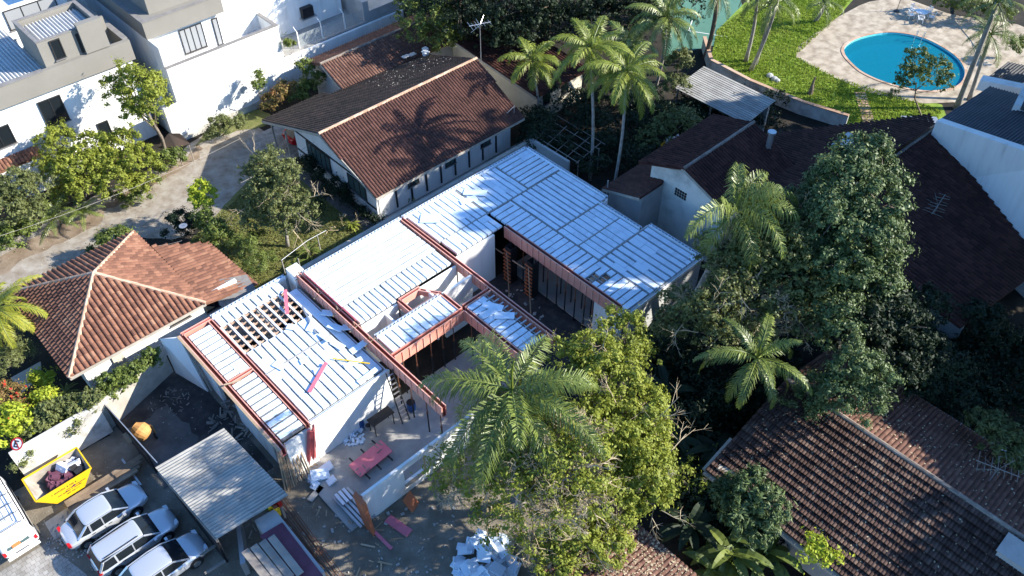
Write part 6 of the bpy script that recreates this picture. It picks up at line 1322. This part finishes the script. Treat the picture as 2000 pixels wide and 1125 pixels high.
palm('cycad_palm', 'low dark palm with upright fronds in the shade beside the lane, left one', P(105,440), P(105,428,1.1), 16, 2.3, .5, 'p_dark', r=.2, seed=60, spear=False, elev=(1.3,.1), droop=(.8,1.3))
palm('cycad_palm', 'low dark palm with spreading fronds at the lane edge, right one', P(160,425), P(160,415,1.0), 14, 1.9, .45, 'p_dark', r=.18, seed=61, spear=False, elev=(1.2,.1), droop=(.8,1.3))
tree('lane_shrub', 'small shrub with a yellow-green sprig by the lane under the bushy trees', 'shrub', P(222,385)[:2], [B(222,378,.9,.4),B(270,385,.8,.7),B(240,395,.5,.5)], 1600, 'l_mid', .15, .04)
tree('underplant_shrub', 'leafy shrub at the foot of the leaning pale trunk', 'shrub', P(335,325)[:2], [B(325,318,1.2,.8),B(345,305,1.3,.7),B(310,335,.8,.6)], 3000, 'l_mid', .17, .06)
tree('central_garden_tree', 'broad rounded tree with a pale trunk standing in the shaded garden lawn', 'tree', P(562,482)[:2], [B(530,325,5.6,1.4),B(505,345,5,1.2),B(560,345,5.4,1.3),B(530,380,4.6,1.6),B(500,400,3.8,1.1),B(575,395,4,1.2),B(545,420,3.4,1.4),B(595,420,3.2,.8),B(500,430,2.8,.9),B(560,440,2.6,.9)], 15000, 'l_olive', .16, .13, top=P(550,420,2.8), clump=.25, bark='pbark', hollow=.45, twigs=16)
tree('lime_shrub', 'bright lime-green shrub standing where the gravel lane meets the garden', 'shrub', P(405,455)[:2], [B(392,372,4.0,.7),B(408,382,3.8,.6),B(380,388,3.6,.5),B(398,400,3.3,.6)], 3600, 'l_bright', .17, .06, clump=.2)
tree('green_shrub', 'column-like green shrub directly below the lime-green one', 'shrub', P(415,470)[:2], [B(405,425,3.0,.7),B(420,448,2.6,.8),B(400,440,2.4,.6),B(432,470,2.0,.8)], 4600, 'l_mid', .15, .08)
tree('feathery_shrub', 'feathery pale green shrub between the terracotta roof and the rear wall', 'shrub', P(495,520)[:2], [B(490,495,2.2,.9),B(505,520,2.0,.8),B(470,480,2.2,.8),B(500,470,1.6,.7),B(520,505,1.5,.6)], 6600, 'l_mid', .15, .06, asp=.25)
tree('dark_leaf_shrub', 'purple-tinged dark shrub behind the shaded corner of the terracotta roof', 'shrub', P(360,440)[:2], [B(350,430,2.2,.7),B(372,445,2,.7),B(335,445,1.8,.5)], 2400, 'l_dark', .16, .06)
tree('lane_hedge', 'low green shrub along the top edge of the terracotta roof beside the lane', 'shrub', P(220,480)[:2], [B(215,468,1.8,.7),B(195,475,1.6,.6),B(240,462,1.8,.6),B(170,490,1.0,.4)], 3400, 'l_mid', .14, .05)
tree('wall_bush', 'rounded olive bush against the white boundary wall', 'shrub', P(435,265)[:2], [B(428,245,1.8,.9),B(450,245,1.5,.8),B(420,260,1.2,.7),B(470,238,1.2,.5)], 5200, 'l_olive', .14, .08)
tree('slender_wall_plant', 'spindly plant with two leaf tufts against the white wall', 'shrub', P(512,215)[:2], [B(506,145,3.8,.35),B(500,168,3.2,.5),B(515,160,3.0,.3)], 700, 'l_mid', .2, .04, top=P(505,180,2.6))
tree('red_leaf_shrub', 'shrub with red and orange leaves beside the white wall', 'shrub', P(540,215)[:2], [B(545,190,1.6,.8),B(560,175,1.8,.7),B(525,200,1.2,.7),B(575,168,1.8,.4)], 3600, 'l_red', .18, .06)
tree('slender_wall_plant', 'taller leafy plant in shade by the corner of the rear house roof', 'shrub', P(610,190)[:2], [B(590,128,3.6,.55),B(605,140,3.2,.5),B(625,150,2.6,.6),B(600,175,1.6,.9),B(575,190,1.2,.8)], 3400, 'l_mid', .2, .06)
tree('terrace_pot_plant', 'spiky potted plant on the white terrace next to the parapet', 'plant', P(566,95,3.4)[:2], [(P(566,85,4.4).x, P(566,85,4.4).y, 4.5, .35)], 220, 'l_mid', .4, .03, asp=.15)
palm('edge_palm', 'bright yellow-green palm reaching in from the left edge over the terracotta roof', P(-20,660), P(-8,602,4.8), 18, 3.3, .7, 'p_yel', r=.16, seed=70, lw=.07, hang=.45, dens=.07, elev=(1.1,-.8))
tree('flowering_shrub', 'shrub with orange flowers at the left edge beside the grey slab', 'shrub', P(40,800)[:2], [B(15,775,2.4,.8),B(45,790,2,.7),B(-10,800,2,.8)], 4200, 'l_red', .13, .06)
tree('flowering_shrub', 'lime-leaved shrub with magenta flowers above the creeper wall', 'shrub', P(95,800)[:2], [B(95,785,2.2,.6),B(105,800,2,.5),B(80,775,2.2,.4)], 2600, 'l_bright', .17, .06)
tree('big_leaf_shrub', 'bright big-leaved shrub with a few red blooms at the far left above the sign', 'shrub', P(25,850)[:2], [B(15,820,2.6,.8),B(40,830,2.4,.7),B(10,850,2.2,.7),B(45,810,2.4,.5)], 3400, 'l_bright', .22, .08)
tree('dry_hanging_plant', 'greyish dry hanging plant under the bright palm at the left', 'shrub', P(40,700)[:2], [B(30,680,2.6,.8),B(45,700,2,.7),B(10,720,2.4,.9),B(15,650,3,.8)], 4200, 'l_olive', .16, .06, asp=.2)
broad('agave_plant', 'small spiky rosette plant under the front corner of the terracotta roof', P(128,765,.5), 26, .9, .1, 'p_dark', 71)
tree('round_leaf_shrub', 'small lime shrub between the grey slab and the spiky rosette', 'shrub', P(85,745)[:2], [B(82,738,1.8,.5),B(88,752,1.5,.4)], 1400, 'l_bright', .18, .05)
# creeper on the wall
def flowers(root_label, n, seed):
    rn = np.random.RandomState(seed)
    for o in [x for x in bpy.data.objects if x.get('label') == root_label]:
        cr = [c for c in children(o) if c.name.startswith('crown')][0]; me = cr.data; k = len(me.polygons); mb = MB()
        for i in rn.choice(k, n, replace=False):
            c = Vector(me.polygons[int(i)].center)+Vector((0,-.03,.1))
            for q in range(3): v = Vector(rn.randn(3)).normalized()*.09; u = Vector((v.y,-v.x,.03)); mb.add([c-v, c-u, c+v, c+u], [(0,1,2,3)], rn.rand())
        mb.build('flowers', M['flower'], o, local=True)
flowers('shrub with orange flowers at the left edge beside the grey slab', 60, 1); flowers('lime-leaved shrub with magenta flowers above the creeper wall', 40, 2); flowers('bright big-leaved shrub with a few red blooms at the far left above the sign', 22, 3)
def creeper(name, label, line, n, lm, seed, wd=.5):
    bl = []; n = int(n*1.8)
    rn = random.Random(seed)
    for k in range(len(line)-1):
        (x0,y0,z0),(x1,y1,z1) = line[k], line[k+1]
        for i in range(9):
            t = i/9; p = P(x0+(x1-x0)*t, y0+(y1-y0)*t, z0+(z1-z0)*t); bl.append((p.x+rn.uniform(-.15,.15), p.y+rn.uniform(-.15,.15), p.z+rn.uniform(-.7,.12), wd*rn.uniform(.6,1.15)))
    c = Vector(bl[0][:3]); root = empty(name, (c.x,c.y,0), label, 'creeper'); V, var = foliage(bl, n, .15, .55, seed, .16, 10, .3); np_mesh('foliage', V, var, M[lm], root)
    mb = MB(); mb.path([Vector((b[0], b[1], b[2]-.1)) for b in bl], .03, 4); mb.build('stem', M['bark'], root); return root
creeper('wall_creeper', 'green creeper covering the top of the wall piece pointing at the white panel', [(195,760,2.5),(240,735,2.6),(308,690,2.5)], 5200, 'l_mid', 81, .55); creeper('wall_creeper', 'greyer creeper hanging over the white wall behind the skip', [(60,830,2.5),(110,800,2.5),(190,775,2.5)], 5600, 'l_olive', 82, .62)
tree('wall_foot_shrub', 'small leafy climber hanging down the white wall above the yellow skip', 'shrub', P(150,850)[:2], [B(150,820,1.9,.4),B(140,840,1.6,.3),B(60,880,1.6,.4),B(35,900,1.2,.5)], 1400, 'l_olive', .13, .04)
broad('garden_plant', 'spiky green plants growing behind the pipe rail', P(605,490,.5), 24, 1.1, .14, 'l_mid', 72); broad('garden_plant', 'spiky green plants just left of the pipe rail', P(575,520,.4), 20, 1.0, .14, 'l_mid', 73); broad('garden_plant', 'yellowish spiky plant in the corner of the lawn by the gabled house', P(688,438,.5), 18, .8, .12, 'l_yel', 74); broad('garden_plant', 'small plant in the narrow passage against the front of the gabled house', P(797,385,.4), 16, .6, .14, 'l_mid', 75)
bare('bare_garden_shrub', 'leafless pale shrub leaning beside the yellowish spiky plant', P(680,445)[:2], [B(668,425,1.0,.4),B(640,450,.8,.5),B(700,425,.8,.3)], 7, 'l_olive', 0, seed=76, depth=2, r=.04, cat='shrub')
# ---- unseen trees added beyond the right edge of the view to shade slabs and gardens
def far_tree(x, y, h, r, i):
    tree('outer_tree', 'tall dark tree added unseen beyond the right edge of the view for its shade', 'tree', (x, y), [(x,y-2,h-r*.62,r),(x,y+2,h-r*.62,r)]+[(x,y+j*1.5,h*f,r) for j, f in ((-1,.42),(1,.5),(0,.6),(-1,.7))]+[(x,y,h-r*.6,r),(x-1,y+r*.8,h-r*1.1,r*.8),(x+1,y-r*.8,h-r*1.0,r*.8),(x,y,h-r*1.9,r*.8),(x,y+.5,h*.35,r*.7)], 26000, 'l_dark', .62, .35, group='unseen shade trees added beyond the right edge', clump=.5, hollow=.3)
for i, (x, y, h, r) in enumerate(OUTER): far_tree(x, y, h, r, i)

# dead leaves fallen on roofs and ground
def litter(name, label, pts, n, m, size, seed, zf):
    rn = random.Random(seed); mb = MB()
    (a0,a1,b0,b1) = pts
    for _ in range(n):
        a = rn.uniform(a0,a1); b = rn.uniform(b0,b1); c = L(a, b, zf(a,b)+.03); t = rn.uniform(0,3.14); u = Vector((math.cos(t), math.sin(t), rn.uniform(-.2,.2)))*size*rn.uniform(.5,1.2); v = Vector((-u.y, u.x, rn.uniform(-.02,.02)))*.55
        mb.add([c-u, c-v, c+u, c+v], [(0,1,2,3)], rn.random())
    return tag(mb.build(name, M[m]), label, 'leaf litter', None, 'stuff')
litter('leaf_litter', 'dead leaves scattered over the ribbed roof at lower right', (15.6,21.6,26.8,42), 500, 'twig', .07, 5, lambda a,b: 3.0+(a-15.4)*.28+.1)
litter('leaf_litter', 'dead leaves scattered over the sunlit far slope of the ribbed roof house', (22.4,27.2,26.8,40), 400, 'twig', .07, 6, lambda a,b: 4.85-(a-22)*.295+.08)
litter('leaf_litter', 'dead leaves and twigs thick on the small reddish roof at the bottom', (6.5,10.4,25.2,36), 2400, 'twig', .07, 7, lambda a,b: 3.0+(10.45-a)*.247+.09)
litter('leaf_litter', 'dead leaves along the dark mossy roof near its torn upper edge', (24,30.5,-15.2,-11), 130, 'fascia', .06, 8, lambda a,b: 5.75-(-8.65-b)*.367+.1)
litter('leaf_litter', 'dead leaves and bits strewn over the gravel lane', (-6,12,-22,-11), 700, 'twig', .05, 9, lambda a,b: .02)
litter('leaf_litter', 'small debris strewn over the sandy ground by the cars and skip', (-14,6,1,22), 900, 'fascia', .05, 10, lambda a,b: .13)
